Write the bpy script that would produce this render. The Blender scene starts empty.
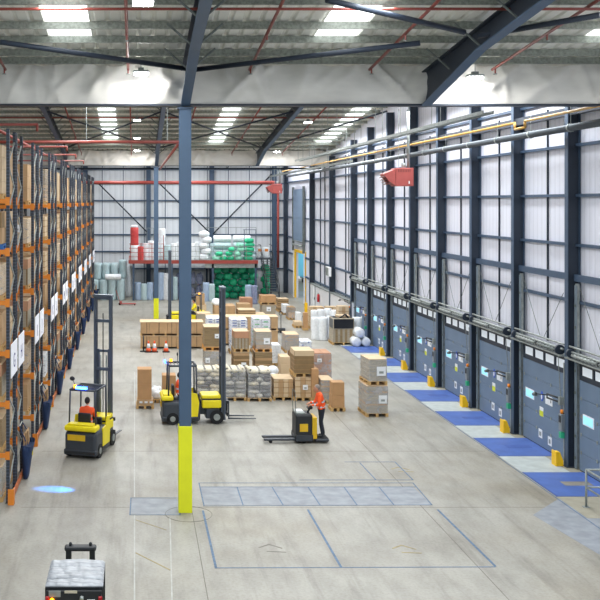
import bpy, bmesh, math, random
from mathutils import Vector, Matrix, Euler
R = math.radians
PI = math.pi
scene = bpy.context.scene
COL = scene.collection
rnd = random.Random(7)

# ------------------------------------------------------------------ camera
F, VX, VY, H = 950.0, 136.0, 202.0, 8.0
cam_d = bpy.data.cameras.new('camera')
cam = bpy.data.objects.new('camera', cam_d)
COL.objects.link(cam)
cam.location = (0, 0, H)
cam.rotation_euler = (R(90), 0, 0)
cam_d.sensor_width = 36
cam_d.lens = 36 * F / 600
cam_d.shift_x = (300 - VX) / 600
cam_d.shift_y = (VY - 300) / 600
cam_d.clip_end = 400
scene.camera = cam

# ------------------------------------------------------------------ world, light, exposure
w = bpy.data.worlds.new('sky')
scene.world = w
w.use_nodes = True
bg = w.node_tree.nodes['Background']
bg.inputs[0].default_value = (0.80, 0.90, 1.0, 1)
bg.inputs[1].default_value = 0.5
scene.view_settings.view_transform = 'Standard'
scene.view_settings.look = 'None'
scene.view_settings.exposure = 0.85
scene.view_settings.gamma = 1.0
SKYLIGHT = 1.7
LAMP_W = 110.0
AREA_W = 300.0


def area_light(name, loc, sx, sy, power, color=(1, 1, 1)):
    d = bpy.data.lights.new(name, 'AREA')
    d.shape = 'RECTANGLE'
    d.size, d.size_y = sx, sy
    d.energy = power
    d.color = color
    o = bpy.data.objects.new(name, d)
    COL.objects.link(o)
    o.location = loc
    return o


# daylight entering through the runs of rooflights
for sx_ in (-1.5, 4.7, 10.9):
    area_light('rooflight_daylight', (sx_, 15, 11.9), 0.9, 10, AREA_W, (0.93, 0.97, 1.0))
for sx_ in (-1.6, 5.2, 11.8):
    area_light('rooflight_daylight', (sx_, 35, 11.9), 0.9, 16, AREA_W * 1.5, (0.93, 0.97, 1.0))
    area_light('rooflight_daylight', (sx_, 54, 11.9), 0.9, 14, AREA_W * 1.5, (0.93, 0.97, 1.0))
    area_light('rooflight_daylight', (sx_, 76, 11.9), 0.9, 12, AREA_W * 1.3, (0.93, 0.97, 1.0))


def X_(px, d): return (px - VX) * d / F
def Z_(py, d): return H - (py - VY) * d / F
def D_(py, z=0.0): return F * (H - z) / (py - VY)


# ------------------------------------------------------------------ materials
M = {}


def srgb(c):
    if isinstance(c, str):
        c = tuple(int(c[i:i + 2], 16) for i in (0, 2, 4))
    return tuple(((v / 255) / 12.92 if v / 255 <= 0.04045 else ((v / 255 + 0.055) / 1.055) ** 2.4) for v in c)


def mat(name, col, rough=0.6, metal=0.0, noise=0.0, nscale=3.0, emit=None, estr=0.0, alpha=1.0, coat=0.0,
        dark=None, bump=0.0, bscale=40.0, stretch=(1, 1, 1), spec=0.5):
    m = bpy.data.materials.new(name)
    m.use_nodes = True
    nt = m.node_tree
    b = nt.nodes['Principled BSDF']
    c = srgb(col) + (1,)
    b.inputs['Base Color'].default_value = c
    b.inputs['Roughness'].default_value = rough
    b.inputs['Metallic'].default_value = metal
    b.inputs['Specular IOR Level'].default_value = spec
    if coat: b.inputs['Coat Weight'].default_value = coat
    if emit is not None:
        b.inputs['Emission Color'].default_value = srgb(emit) + (1,)
        b.inputs['Emission Strength'].default_value = estr
    b.inputs['Alpha'].default_value = alpha
    tc = nt.nodes.new('ShaderNodeTexCoord')
    mp = nt.nodes.new('ShaderNodeMapping')
    mp.inputs['Scale'].default_value = stretch
    nt.links.new(tc.outputs['Object'], mp.inputs[0])
    n = nt.nodes.new('ShaderNodeTexNoise')
    n.inputs['Scale'].default_value = nscale
    n.inputs['Detail'].default_value = 5
    nt.links.new(mp.outputs[0], n.inputs['Vector'])
    r = nt.nodes.new('ShaderNodeValToRGB')
    amt = max(noise, 0.03)
    dk = srgb(dark) if dark else tuple(v * (1 - amt) for v in c[:3])
    lt = tuple(min(1, v * (1 + amt * 0.6)) for v in c[:3])
    r.color_ramp.elements[0].position = 0.3
    r.color_ramp.elements[0].color = dk + (1,)
    r.color_ramp.elements[1].position = 0.7
    r.color_ramp.elements[1].color = lt + (1,)
    nt.links.new(n.outputs['Fac'], r.inputs[0])
    nt.links.new(r.outputs[0], b.inputs['Base Color'])
    if bump:
        n2 = nt.nodes.new('ShaderNodeTexNoise')
        n2.inputs['Scale'].default_value = bscale
        nt.links.new(mp.outputs[0], n2.inputs['Vector'])
        bp = nt.nodes.new('ShaderNodeBump')
        bp.inputs['Strength'].default_value = bump
        nt.links.new(n2.outputs['Fac'], bp.inputs['Height'])
        nt.links.new(bp.outputs[0], b.inputs['Normal'])
    M[name] = m
    return m


def nd(m, t): return m.node_tree.nodes.new(t)
def lk(m, a, b): m.node_tree.links.new(a, b)


mat('slate', '42556c', 0.5, 0.1, 0.08)
mat('slate_dark', '27313f', 0.5, 0.1, 0.1)
mat('post_blue', '455b74', 0.45, 0.1, 0.05)
mat('sleeve_yellow', 'dfe21a', 0.5, 0, 0.05)
mat('galv', '9aa09d', 0.45, 0.4, 0.25, 8)
mat('galv_dark', '6f7674', 0.5, 0.3, 0.25, 8)
mat('purlin', '989d93', 0.5, 0.25, 0.35, 14)
mat('roof_sheet', 'eeeee6', 0.6, 0, 0.08, 1.5)
mat('curtain', 'e0ded8', 0.75, 0, 0.12, 0.9, stretch=(1, 1, 3), bump=0.3, bscale=1.3)
mat('pipe_red', '8e4238', 0.45, 0, 0.1)
mat('beam_red', 'a0443b', 0.5, 0, 0.1)
mat('gas_yellow', 'd8a95a', 0.5, 0, 0.05)
mat('heater_red', 'a84e48', 0.5, 0, 0.08)
mat('duct', '5c6268', 0.45, 0.3, 0.1)
mat('door_panel', '6c8098', 0.5, 0.05, 0.07, 2)
mat('rubber', '16181b', 0.8, 0, 0.2)
mat('plastic_black', '202327', 0.5, 0, 0.1)
mat('truck_grey', '3a4048', 0.45, 0.1, 0.1)
mat('truck_yellow', 'f0dc14', 0.4, 0, 0.04)
mat('safety_yellow', 'f2c011', 0.5, 0, 0.06)
mat('steel_grey', '8d9499', 0.4, 0.5, 0.1)
mat('rack_orange', 'dd8226', 0.5, 0, 0.06)
mat('guard_orange', 'b8673a', 0.6, 0, 0.35, 6)
mat('wood', 'c9a36a', 0.8, 0, 0.25, 6, stretch=(1, 6, 6))
mat('wood_orange', 'd79a4e', 0.8, 0, 0.2, 6)
mat('pallet_blue', '2f66a8', 0.7, 0, 0.15)
mat('card', 'ba9870', 0.8, 0, 0.1, 3)
mat('card_light', 'd2b996', 0.8, 0, 0.08, 3)
mat('card_dark', '8c7350', 0.85, 0, 0.15, 3)
mat('card_orange', 'bd9266', 0.8, 0, 0.1, 3)
mat('card_pink', 'b98b6c', 0.8, 0, 0.1, 3)
mat('card_sheets', '97815f', 0.85, 0, 0.35, 5, stretch=(0.4, 0.4, 14))
mat('card_grey', 'aaa08d', 0.85, 0, 0.3, 5, stretch=(0.4, 0.4, 12))
mat('tape', 'a98255', 0.5)
mat('paper_white', 'eceef0', 0.7, 0, 0.05)
mat('paper_cream', 'd6ccb4', 0.7, 0, 0.1)
mat('paper_grey', '9d9a96', 0.7, 0, 0.35, 9)
mat('bundle_dark', '6d6a69', 0.5, 0, 0.4, 7, stretch=(1, 1, 5))
mat('bundle_light', 'c9c4bb', 0.5, 0, 0.3, 8, stretch=(1, 1, 5))
mat('sack_white', 'e3e6ee', 0.6, 0, 0.12, 6)
mat('sack_blue', '5b6fae', 0.6, 0, 0.15, 6)
mat('sack_green', '57b070', 0.6, 0, 0.15, 6)
mat('film_white', 'e9edf0', 0.35, 0, 0.12, 8, bump=0.4, bscale=14)
mat('film_aqua', 'bcd2d6', 0.35, 0, 0.2, 6, bump=0.4, bscale=14, stretch=(3, 3, 0.6))
mat('film_blue', 'a9bdd6', 0.35, 0, 0.2, 6, bump=0.4, bscale=14, stretch=(3, 3, 0.6))
mat('film_lilac', '8f97b5', 0.4, 0, 0.3, 6, bump=0.4, bscale=14)
mat('film_red', 'cf4a48', 0.4, 0, 0.12, 8)
mat('foam_green', '2fc08c', 0.45, 0, 0.2, 3, bump=0.5, bscale=4)
mat('foam_green_deep', '12906c', 0.45, 0, 0.3, 3, bump=0.5, bscale=4)
mat('foam_mint', '93dcc0', 0.45, 0, 0.2, 3, bump=0.5, bscale=4)
mat('film_black', '1b1c20', 0.35, 0, 0.2, 5, bump=0.5, bscale=10)
mat('navy', '20375f', 0.7, 0, 0.15, 8)
mat('sign_ink', '3b3a78', 0.6)
mat('sign_white', 'f4f5fb', 0.6)
mat('hivis_orange', 'ff5a1c', 0.7, 0, 0.1, 9, bump=0.3, bscale=25)
mat('hivis_yellow', 'd8f02a', 0.7, 0, 0.08)
mat('reflective', 'c4c8cc', 0.4, 0, 0.05)
mat('trouser', '1e2430', 0.8, 0, 0.15)
mat('skin', 'c98f72', 0.6, 0, 0.06)
mat('hair_grey', '8d8279', 0.8, 0, 0.2, 30)
mat('helmet_orange', 'f2622a', 0.4, 0, 0.04)
mat('eye', '1c1c22', 0.3)
mat('cyan_lorry', '58dcfa', 0.5, 0, 0.1, 1, emit=None)
mat('block_white', 'e2e3e6', 0.7, 0, 0.05)
mat('green_button', '2fa97c', 0.5)
mat('amber', 'ff9a1a', 0.3, emit='ff8c10', estr=2.0)
mat('tail_red', 'b51722', 0.3)
mat('led', 'ffffff', 0.5, emit='ffffff', estr=40.0)
mat('blue_led', '3060ff', 0.5, emit='2a55ff', estr=14.0)
mat('skylight', 'ffffff', 0.5, emit='f6fbff', estr=SKYLIGHT)
mat('paint_blue', '55708e', 0.6, 0, 0.3, 7)
mat('paint_pale', '92979e', 0.6, 0, 0.22, 3)
mat('paint_white', 'b4b5b0', 0.6, 0, 0.18, 4)
mat('paint_dock_white', 'b5bcba', 0.6, 0, 0.15, 3)
mat('paint_cream', 'a89a6c', 0.7, 0, 0.3, 7)
mat('dock_blue', '4a68ae', 0.5, 0, 0.16, 2)
mat('dock_blue_dark', '3f5aa0', 0.5, 0, 0.2, 3)
mat('concrete_pale', 'a09b8a', 0.8, 0, 0.15, 3)
mat('joint', '7a766e', 0.9, 0, 0.2)
mat('drain_dark', '85817a', 0.9, 0, 0.2)

mat('win_light', 'c9d0d6', 0.4, emit='e6eef6', estr=0.22)
mat('track_grey', '83919c', 0.5, 0.2, 0.1)
mat('win_cyan', 'a8e4f6', 0.3, emit='7fd4f4', estr=0.35)
mat('notice_yellow', 'd6dc3c', 0.6)
mat('sign_blue', '2b55c0', 0.5)
mat('beacon_orange', 'f08a1c', 0.4)
mat('louvre', '6c302c', 0.5)
mat('cone_orange', 'f05a28', 0.5)
mat('lip', 'a05a50', 0.5)
mat('hair_dark', '2a2320', 0.8)
mat('sticker_yellow', 'e0b61e', 0.5, 0, 0.1)
mat('mast_grey', '535e6c', 0.45, 0.2, 0.1)
mat('roof_film', '9fa3a9', 0.35, 0, 0.35, 5, bump=0.3, bscale=20, stretch=(3, .6, 1))
mat('logo_yellow', 'd8c82a', 0.5)


def glassy(name, col, fac=0.3, scale=6.0, rough=0.2, stretch=(1, 1, 1)):
    m = bpy.data.materials.new(name)
    m.use_nodes = True
    nt = m.node_tree
    b = nt.nodes['Principled BSDF']
    b.inputs['Base Color'].default_value = srgb(col) + (1,)
    b.inputs['Roughness'].default_value = rough
    tc = nd(m, 'ShaderNodeTexCoord')
    mp = nd(m, 'ShaderNodeMapping')
    mp.inputs['Scale'].default_value = stretch
    n = nd(m, 'ShaderNodeTexNoise')
    n.inputs['Scale'].default_value = scale
    n.inputs['Detail'].default_value = 4
    n.inputs['Distortion'].default_value = 1.2
    lk(m, tc.outputs['Object'], mp.inputs[0]); lk(m, mp.outputs[0], n.inputs['Vector'])
    r = nd(m, 'ShaderNodeMapRange')
    r.inputs[1].default_value = 0.42; r.inputs[2].default_value = 0.72
    r.inputs[3].default_value = fac * 0.6; r.inputs[4].default_value = min(1, fac * 1.7)
    lk(m, n.outputs['Fac'], r.inputs[0]); lk(m, r.outputs[0], b.inputs['Alpha'])
    M[name] = m


glassy('wrap', 'e8ecf0', 0.22, 3.5, 0.25, (1, 1, 2.5))
glassy('wrap_heavy', 'd9dade', 0.34, 2.2, 0.25, (1, 1, 1.6))
glassy('pane', 'dfeaf2', 0.35, 1, 0.1)


def floor_material():
    m = bpy.data.materials.new('concrete_floor')
    m.use_nodes = True
    nt = m.node_tree
    b = nt.nodes['Principled BSDF']
    geo = nd(m, 'ShaderNodeTexCoord')
    P = geo.outputs['Object']

    def noise(scale, detail, st=(1, 1, 1)):
        mp = nd(m, 'ShaderNodeMapping'); mp.inputs['Scale'].default_value = st
        lk(m, P, mp.inputs[0])
        n = nd(m, 'ShaderNodeTexNoise'); n.inputs['Scale'].default_value = scale; n.inputs['Detail'].default_value = detail
        n.inputs['Roughness'].default_value = 0.62
        lk(m, mp.outputs[0], n.inputs['Vector'])
        return n.outputs['Fac']

    def ramp(fac, a, bcol, p0=0.3, p1=0.7):
        r = nd(m, 'ShaderNodeValToRGB')
        r.color_ramp.elements[0].position = p0; r.color_ramp.elements[0].color = srgb(a) + (1,)
        r.color_ramp.elements[1].position = p1; r.color_ramp.elements[1].color = srgb(bcol) + (1,)
        lk(m, fac, r.inputs[0])
        return r.outputs[0]

    def mix(mode, fac, a, c):
        x = nd(m, 'ShaderNodeMix'); x.data_type = 'RGBA'; x.blend_type = mode
        if isinstance(fac, float): x.inputs[0].default_value = fac
        else: lk(m, fac, x.inputs[0])
        lk(m, a, x.inputs[6]); lk(m, c, x.inputs[7])
        return x.outputs[2]
    base = ramp(noise(0.22, 6), '98948a', 'aeaca4')
    warm = ramp(noise(0.12, 4), 'ffffff', 'eadfca', 0.5, 0.75)
    c = mix('MULTIPLY', 0.8, base, warm)
    c = mix('MULTIPLY', 0.8, c, ramp(noise(1.6, 8, (1, 0.35, 1)), 'dadad8', 'ffffff', 0.3, 0.6))
    c = mix('MULTIPLY', 0.6, c, ramp(noise(14, 8), 'd6d4d0', 'ffffff', 0.25, 0.55))
    c = mix('MULTIPLY', 0.6, c, ramp(noise(0.7, 8, (4, 0.3, 1)), 'c8c6c2', 'ffffff', 0.3, 0.48))
    lk(m, c, b.inputs['Base Color'])
    rr = nd(m, 'ShaderNodeMapRange'); rr.inputs[3].default_value = 0.36; rr.inputs[4].default_value = 0.62
    lk(m, noise(0.9, 5), rr.inputs[0]); lk(m, rr.outputs[0], b.inputs['Roughness'])
    b.inputs['Specular IOR Level'].default_value = 0.4
    M['concrete_floor'] = m


floor_material()


def ribbed(name, col, axis, period, depth=0.5, dark=0.9):
    """ribbed cladding: bands follow one axis"""
    m = bpy.data.materials.new(name)
    m.use_nodes = True
    b = m.node_tree.nodes['Principled BSDF']
    b.inputs['Roughness'].default_value = 0.5
    tc = nd(m, 'ShaderNodeTexCoord')
    wv = nd(m, 'ShaderNodeTexWave')
    wv.wave_type = 'BANDS'
    wv.bands_direction = axis
    wv.inputs['Scale'].default_value = 0.314 / period
    lk(m, tc.outputs['Object'], wv.inputs['Vector'])
    r = nd(m, 'ShaderNodeValToRGB')
    c = srgb(col)
    r.color_ramp.elements[0].position = 0.0; r.color_ramp.elements[0].color = tuple(v * dark for v in c) + (1,)
    r.color_ramp.elements[1].position = 0.25; r.color_ramp.elements[1].color = c + (1,)
    lk(m, wv.outputs['Fac'], r.inputs[0])
    lk(m, r.outputs[0], b.inputs['Base Color'])
    bp = nd(m, 'ShaderNodeBump'); bp.inputs['Strength'].default_value = depth; bp.inputs['Distance'].default_value = 0.02
    lk(m, wv.outputs['Fac'], bp.inputs['Height']); lk(m, bp.outputs[0], b.inputs['Normal'])
    M[name] = m


ribbed('clad_right', 'e2e3ee', 'Y', 0.33)
ribbed('clad_far', 'dfe2e6', 'X', 0.47)
ribbed('upright', '2a313c', 'Z', 0.09, 0.2, 3.0)

# ------------------------------------------------------------------ mesh builder


class MB:
    def __init__(self):
        self.bm = bmesh.new(); self.mats = []

    def mi(self, m):
        if m not in self.mats: self.mats.append(m)
        return self.mats.index(m)

    def _paint(self, vs, m):
        i = self.mi(m)
        for f in {f for v in vs for f in v.link_faces}: f.material_index = i

    def box(self, x0, x1, y0, y1, z0, z1, m, bev=0.0, rot=None, seg=1):
        mt = Matrix.Translation(((x0 + x1) / 2, (y0 + y1) / 2, (z0 + z1) / 2))
        if rot: mt = mt @ Euler(rot).to_matrix().to_4x4()
        mt = mt @ Matrix.Diagonal((abs(x1 - x0), abs(y1 - y0), abs(z1 - z0), 1))
        r = bmesh.ops.create_cube(self.bm, size=1, matrix=mt)
        vs = r['verts']
        self._paint(vs, m)
        if bev:
            es = list({e for v in vs for e in v.link_edges})
            bmesh.ops.bevel(self.bm, geom=es, offset=bev, segments=seg, affect='EDGES', profile=0.5)
        return self

    def tube(self, a, b, r, m, r2=None, n=8, caps=True):
        a = Vector(a); b = Vector(b); d = b - a
        q = d.to_track_quat('Z', 'Y').to_matrix().to_4x4()
        mt = Matrix.Translation((a + b) / 2) @ q
        res = bmesh.ops.create_cone(self.bm, cap_ends=caps, segments=n, radius1=r, radius2=r if r2 is None else r2, depth=d.length, matrix=mt)
        self._paint(res['verts'], m)
        for f in {f for v in res['verts'] for f in v.link_faces}:
            if len(f.verts) == 4: f.smooth = n > 6
        return self

    def path(self, pts, r, m, n=8):
        for a, b in zip(pts[:-1], pts[1:]): self.tube(a, b, r, m, n=n)
        for p in pts[1:-1]: self.ball(p, (r, r, r), m, 8, 6)
        return self

    def bar(self, a, b, wx, wz, m):
        a = Vector(a); b = Vector(b); d = b - a
        q = d.to_track_quat('Z', 'Y').to_matrix().to_4x4()
        mt = Matrix.Translation((a + b) / 2) @ q @ Matrix.Diagonal((wx, wz, d.length, 1))
        r = bmesh.ops.create_cube(self.bm, size=1, matrix=mt)
        self._paint(r['verts'], m)
        return self

    def ball(self, c, rad, m, u=14, v=9, rot=None):
        mt = Matrix.Translation(c)
        if rot: mt = mt @ Euler(rot).to_matrix().to_4x4()
        mt = mt @ Matrix.Diagonal((rad[0], rad[1], rad[2], 1))
        r = bmesh.ops.create_uvsphere(self.bm, u_segments=u, v_segments=v, radius=1, matrix=mt)
        self._paint(r['verts'], m)
        for f in {f for vv in r['verts'] for f in vv.link_faces}: f.smooth = True
        self.last = r['verts']
        return self

    def torus(self, c, Rr, r, m, axis='Z', n=16, k=6):
        pts = []
        for i in range(n + 1):
            a = 2 * PI * i / n
            u, v = Rr * math.cos(a), Rr * math.sin(a)
            p = {'Z': (u, v, 0), 'Y': (u, 0, v), 'X': (0, u, v)}[axis]
            pts.append(Vector(c) + Vector(p))
        for a, b in zip(pts[:-1], pts[1:]): self.tube(a, b, r, m, n=k)
        return self

    def prism(self, poly, axis, a, b, m):
        """poly in the plane across axis, extruded a..b"""
        def pt(p, t):
            return {'X': (t, p[0], p[1]), 'Y': (p[0], t, p[1]), 'Z': (p[0], p[1], t)}[axis]
        va = [self.bm.verts.new(pt(p, a)) for p in poly]
        vb = [self.bm.verts.new(pt(p, b)) for p in poly]
        n = len(poly)
        fs = [self.bm.faces.new(va), self.bm.faces.new(vb[::-1])]
        for i in range(n): fs.append(self.bm.faces.new((va[i], vb[i], vb[(i + 1) % n], va[(i + 1) % n])))
        i = self.mi(m)
        for f in fs: f.material_index = i
        bmesh.ops.recalc_face_normals(self.bm, faces=fs)
        return self

    def build(self, name, parent=None, label=None, loc=None):
        me = bpy.data.meshes.new(name)
        self.bm.to_mesh(me); self.bm.free()
        for m in self.mats: me.materials.append(M[m])
        o = bpy.data.objects.new(name, me)
        COL.objects.link(o)
        if parent: o.parent = parent
        if loc: o.location = loc
        if label: o['label'] = label
        return o


def thing(name, label, cat, loc=(0, 0, 0), rz=0.0, group=None):
    o = bpy.data.objects.new(name, None)
    o.empty_display_size = 0.2
    COL.objects.link(o)
    o.location = loc; o.rotation_euler = (0, 0, rz)
    o['label'] = label; o['category'] = cat
    if group: o['group'] = group
    return o


def tag(o, label, cat, group=None, kind=None):
    o['label'] = label; o['category'] = cat
    if group: o['group'] = group
    if kind: o['kind'] = kind
    return o


def struct(o):
    o['kind'] = 'structure'
    return o


def dup(root, loc, rz=None, label=None):
    def cp(o, par):
        c = o.copy(); COL.objects.link(c)
        if par is not None: c.parent = par
        for ch in kids.get(o.name, []): cp(ch, c)
        return c
    kids = {}
    for o in list(root.children_recursive): kids.setdefault(o.parent.name, []).append(o)
    r = cp(root, None)
    r.location = loc
    if rz is not None: r.rotation_euler = (0, 0, rz)
    if label: r['label'] = label
    return r


def text_mesh(name, body, size, m, parent, loc, rot, depth=0.004):
    cu = bpy.data.curves.new(name, 'FONT')
    cu.body = body; cu.size = size; cu.align_x = 'CENTER'; cu.align_y = 'CENTER'; cu.extrude = depth
    tmp = bpy.data.objects.new(name, cu)
    me = bpy.data.meshes.new_from_object(tmp)
    bpy.data.objects.remove(tmp)
    me.materials.clear(); me.materials.append(M[m])
    o = bpy.data.objects.new(name, me); COL.objects.link(o)
    o.parent = parent; o.location = loc; o.rotation_euler = rot
    return o


ORD = ['ground', 'first', 'second', 'third', 'fourth', 'fifth', 'sixth', 'seventh', 'eighth', 'ninth']

# ================================================================== SETTING
V1, V2, FAR = 24.6, 65.2, 85.0       # roof valleys and the end wall
RZ0, SL = 11.55, 0.107
XL, XR = -24.0, 13.55


def roof_z(y):
    if y <= V1:
        rid = 4.3
        return RZ0 + SL * (V1 - y) if y >= rid else RZ0 + SL * (V1 - rid) - SL * (rid - y)
    if y <= V2:
        rid = (V1 + V2) / 2
        return RZ0 + SL * (y - V1) if y <= rid else RZ0 + SL * (V2 - y)
    return RZ0 + SL * (y - V2)


fl = MB().box(XL, 16.5, -4, FAR + 0.3, -0.2, 0, 'concrete_floor').build('floor')
struct(fl)


def strip(pts, width, m, name, z=0.0, th=0.003):
    """a painted line through floor points"""
    b = MB()
    for (a, c) in zip(pts[:-1], pts[1:]):
        a = Vector((a[0], a[1], th / 2 + z)); c = Vector((c[0], c[1], th / 2 + z))
        d = c - a; ang = math.atan2(d.y, d.x)
        mid = (a + c) / 2; L = d.length + width
        b.box(mid.x - L / 2, mid.x + L / 2, mid.y - width / 2, mid.y + width / 2, z, z + th, m, rot=(0, 0, ang))
    return b.build(name, fl)


def fp(px, py):
    d = D_(py); return (X_(px, d), d)


def quad(pxs, m, name, z=0.0, th=0.002):
    b = MB(); b.prism([fp(*p) for p in pxs], 'Z', z, z + th, m)
    return b.build(name, fl)


# painted bays
quad([(204, 505), (432, 505), (413, 487), (200, 487)], 'paint_pale', 'pale_floor_paint')
quad([(131, 514), (180, 515), (179, 499), (132, 498)], 'paint_pale', 'pale_floor_paint')
for pts in ([(199, 483), (413, 483), (432, 505), (204, 506), (199, 483)], [(200, 487), (416, 487)],
            [(237, 487), (243, 505)], [(272, 487), (283, 505)], [(308, 487), (320, 505)], [(344, 487), (357, 505)],
            [(379, 487), (394, 505)],
            [(131, 498), (180, 498), (180, 515), (130, 515), (131, 498)],
            [(395, 462), (413, 480)], [(300, 480), (413, 480)], [(345, 462), (395, 462)], [(360, 463), (376, 480)]):
    strip([fp(*p) for p in pts], 0.032, 'paint_blue', 'blue_painted_line', z=0.002)
for pts in ([(203, 511), (216, 568)], [(308, 510), (341, 567)], [(438, 510), (495, 566)]):
    strip([fp(*p) for p in pts], 0.055, 'paint_blue', 'blue_painted_line', z=0.002)
strip([fp(216, 568), fp(495, 567)], 0.035, 'paint_blue', 'blue_painted_line', z=0.002)
for pts in ([(134.5, 372), (134.5, 497)], [(134.5, 515), (134.5, 600)], [(170, 518), (172, 600)]):
    strip([fp(*p) for p in pts], 0.03, 'paint_white', 'faded_white_line', z=0.001)
strip([fp(136, 553), fp(170, 570)], 0.035, 'paint_cream', 'faded_yellow_line', z=0.001)
strip([fp(136, 520), fp(166, 530)], 0.025, 'paint_cream', 'faded_yellow_line', z=0.001)
for gx in (1.45, 7.5):
    strip([(gx, 12), (gx, 84)], 0.018, 'joint', 'floor_joint', th=0.0015)
for gy in (18.9, 24.9, 30.5, 36.2, 42.0, 49, 56, 64, 72):
    strip([(-3.0, gy), (11.2, gy)], 0.018, 'joint', 'floor_joint', th=0.0015)
b = MB(); b.torus((1.35, 24.35, 0.002), 0.6, 0.006, 'joint', n=28, k=4); b.build('round_floor_joint', fl)
for (tx, ty, s) in ((401, 470, 0), (271, 549, 0), (405, 550, 0)):
    p = fp(tx, ty)
    strip([(p[0] - .25, p[1] + .1), (p[0], p[1] + .3), (p[0] + .25, p[1] + .05)], 0.04, 'paint_cream' if tx > 300 else 'drain_dark', 'worn_floor_mark', z=0.001)
    strip([(p[0] - .1, p[1] - .15), (p[0] + .3, p[1] - .2)], 0.04, 'paint_cream' if tx > 300 else 'drain_dark', 'worn_floor_mark', z=0.001)
# kerb line along docks, white paint between the dock plates, concrete apron
for k in range(-1, 8):
    y0 = 25.8 + 4.1 * k
    b = MB().box(11.42, 12.85, y0 + 2.32, y0 + 4.08, 0, 0.004, 'paint_dock_white' if k >= 0 else 'concrete_pale'); b.build('white_floor_paint', fl)
    MB().box(12.87, 13.38, y0 + 2.32, y0 + 4.08, 0, 0.003, 'concrete_pale').build('concrete_apron', fl)
strip([(11.36, 12), (11.36, 60)], 0.03, 'paint_blue', 'blue_painted_line', z=0.001)
quad([(533, 515), (600, 555), (600, 515), (560, 498)], 'paint_pale', 'pale_floor_paint', z=0.0)

# end wall
wf = MB().box(XL, XR + 0.3, FAR, FAR + 0.2, 0, 16, 'clad_far').build('wall_far'); struct(wf)
b = MB()
for z in (2.05, 3.58, 5.08, 6.6, 8.12, 9.65, 10.9, 12.2):
    b.box(XL, XR - 0.15, FAR - 0.16, FAR - 0.003, z - 0.06, z + 0.06, 'slate')
b.build('girts', wf)
b = MB()
x = XL + 0.3
while x < 13.2:
    b.box(x - 0.03, x + 0.03, FAR - 0.03, FAR - 0.002, 0, 13, 'slate')
    x += 1.88
b.build('panel_joints', wf)
for cx in (-10.1, -4.5, 1.12, 6.75, 12.32):
    c = MB()
    c.box(cx - 0.2, cx + 0.2, FAR - 0.52, FAR - 0.5, 0, 12.8, 'slate').box(cx - 0.2, cx + 0.2, FAR - 0.2, FAR - 0.17, 0, 12.8, 'slate').box(cx - 0.02, cx + 0.02, FAR - 0.5, FAR - 0.2, 0, 12.8, 'slate_dark')
    c.build('end_wall_column', wf)
b = MB()
yb = FAR - 0.55
for (a, c) in (((160, 184), (209, 232)), ((272, 174), (213, 234)), ((99, 184), (147, 232))):
    b.tube((X_(a[0], yb), yb, Z_(a[1], yb)), (X_(c[0], yb), yb, Z_(c[1], yb)), 0.06, 'slate_dark')
b.build('wall_brace', wf)

# right wall : opening for the tall door 74.9..79.4
DY0, DY1, DZ = 75.0, 79.6, 3.95
b = MB()
b.box(13.4, 13.6, 8, DY0, 0, 16, 'clad_right').box(13.4, 13.6, DY1, FAR, 0, 16, 'clad_right').box(13.4, 13.6, DY0, DY1, DZ, 16, 'clad_right')
wr = b.build('wall_right'); struct(wr)
b = MB()
for z in (4.98, 6.7, 8.2, 9.72, 11.2):
    b.box(13.27, 13.398, 8, FAR - 0.6, z - 0.045, z + 0.045, 'slate')
b.build('girts', wr)
b = MB()
for (z) in (2.1, 3.6):
    b.box(13.3, 13.398, 57.5, DY0 - 0.2, z - 0.06, z + 0.06, 'slate').box(13.3, 13.398, DY1 + 0.2, FAR - 0.6, z - 0.06, z + 0.06, 'slate')
b.build('girts', wr)
COLS = [20.46, 24.0] + [28.71 + 4.12 * k for k in range(8)] + [63.9, 71.2, 83.7]
for cy in COLS:
    c = MB()
    if cy > V1 + 1 and cy < V2 - 1: top = roof_z(cy) - 0.6
    else: top = 11.4
    c.box(13.0, 13.02, cy - 0.11, cy + 0.11, 0, top, 'slate').box(13.36, 13.385, cy - 0.11, cy + 0.11, 0, top, 'slate').box(13.02, 13.36, cy - 0.015, cy + 0.015, 0, top, 'slate_dark')
    c.box(13.02, 13.36, cy - 0.1, cy + 0.1, 10.2, 10.22, 'slate_dark')
    c.box(12.95, 13.385, cy - 0.15, cy + 0.15, 0, 0.03, 'slate_dark')
    o = c.build('wall_column', wr)
b = MB()
for k in range(9):
    cy = 24.6 + 4.12 * k
    b.box(13.34, 13.395, cy + 2.1, cy + 2.14, 3.5, 11.0, 'slate_dark')
for cy in (60.5, 67.2, 68.8): b.box(13.33, 13.395, cy, cy + 0.07, 1.9, 11.0, 'slate_dark')
b.build('mullions', wr)
# bracing near the far corner of the right wall
MB().tube((13.1, 81.5, 9.6), (13.1, 83.4, 2.5), 0.05, 'slate_dark').tube((13.1, 83.4, 9.7), (13.1, 80.3, 13.0), 0.05, 'slate_dark').build('wall_brace', wr)
# tapering haunches of high level longitudinal bracing
b = MB()
b.box(13.05, 13.25, 26, 64, 10.62, 10.86, 'slate_dark')
b.build('eaves_beam', wr)
# white block dado between docks and tall door
bw = MB().box(13.05, 13.38, 57.4, 71.6, 0, 1.9, 'block_white').box(13.0, 13.4, 57.4, 71.6, 1.9, 1.96, 'galv').build('trim_1'); struct(bw)

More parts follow.
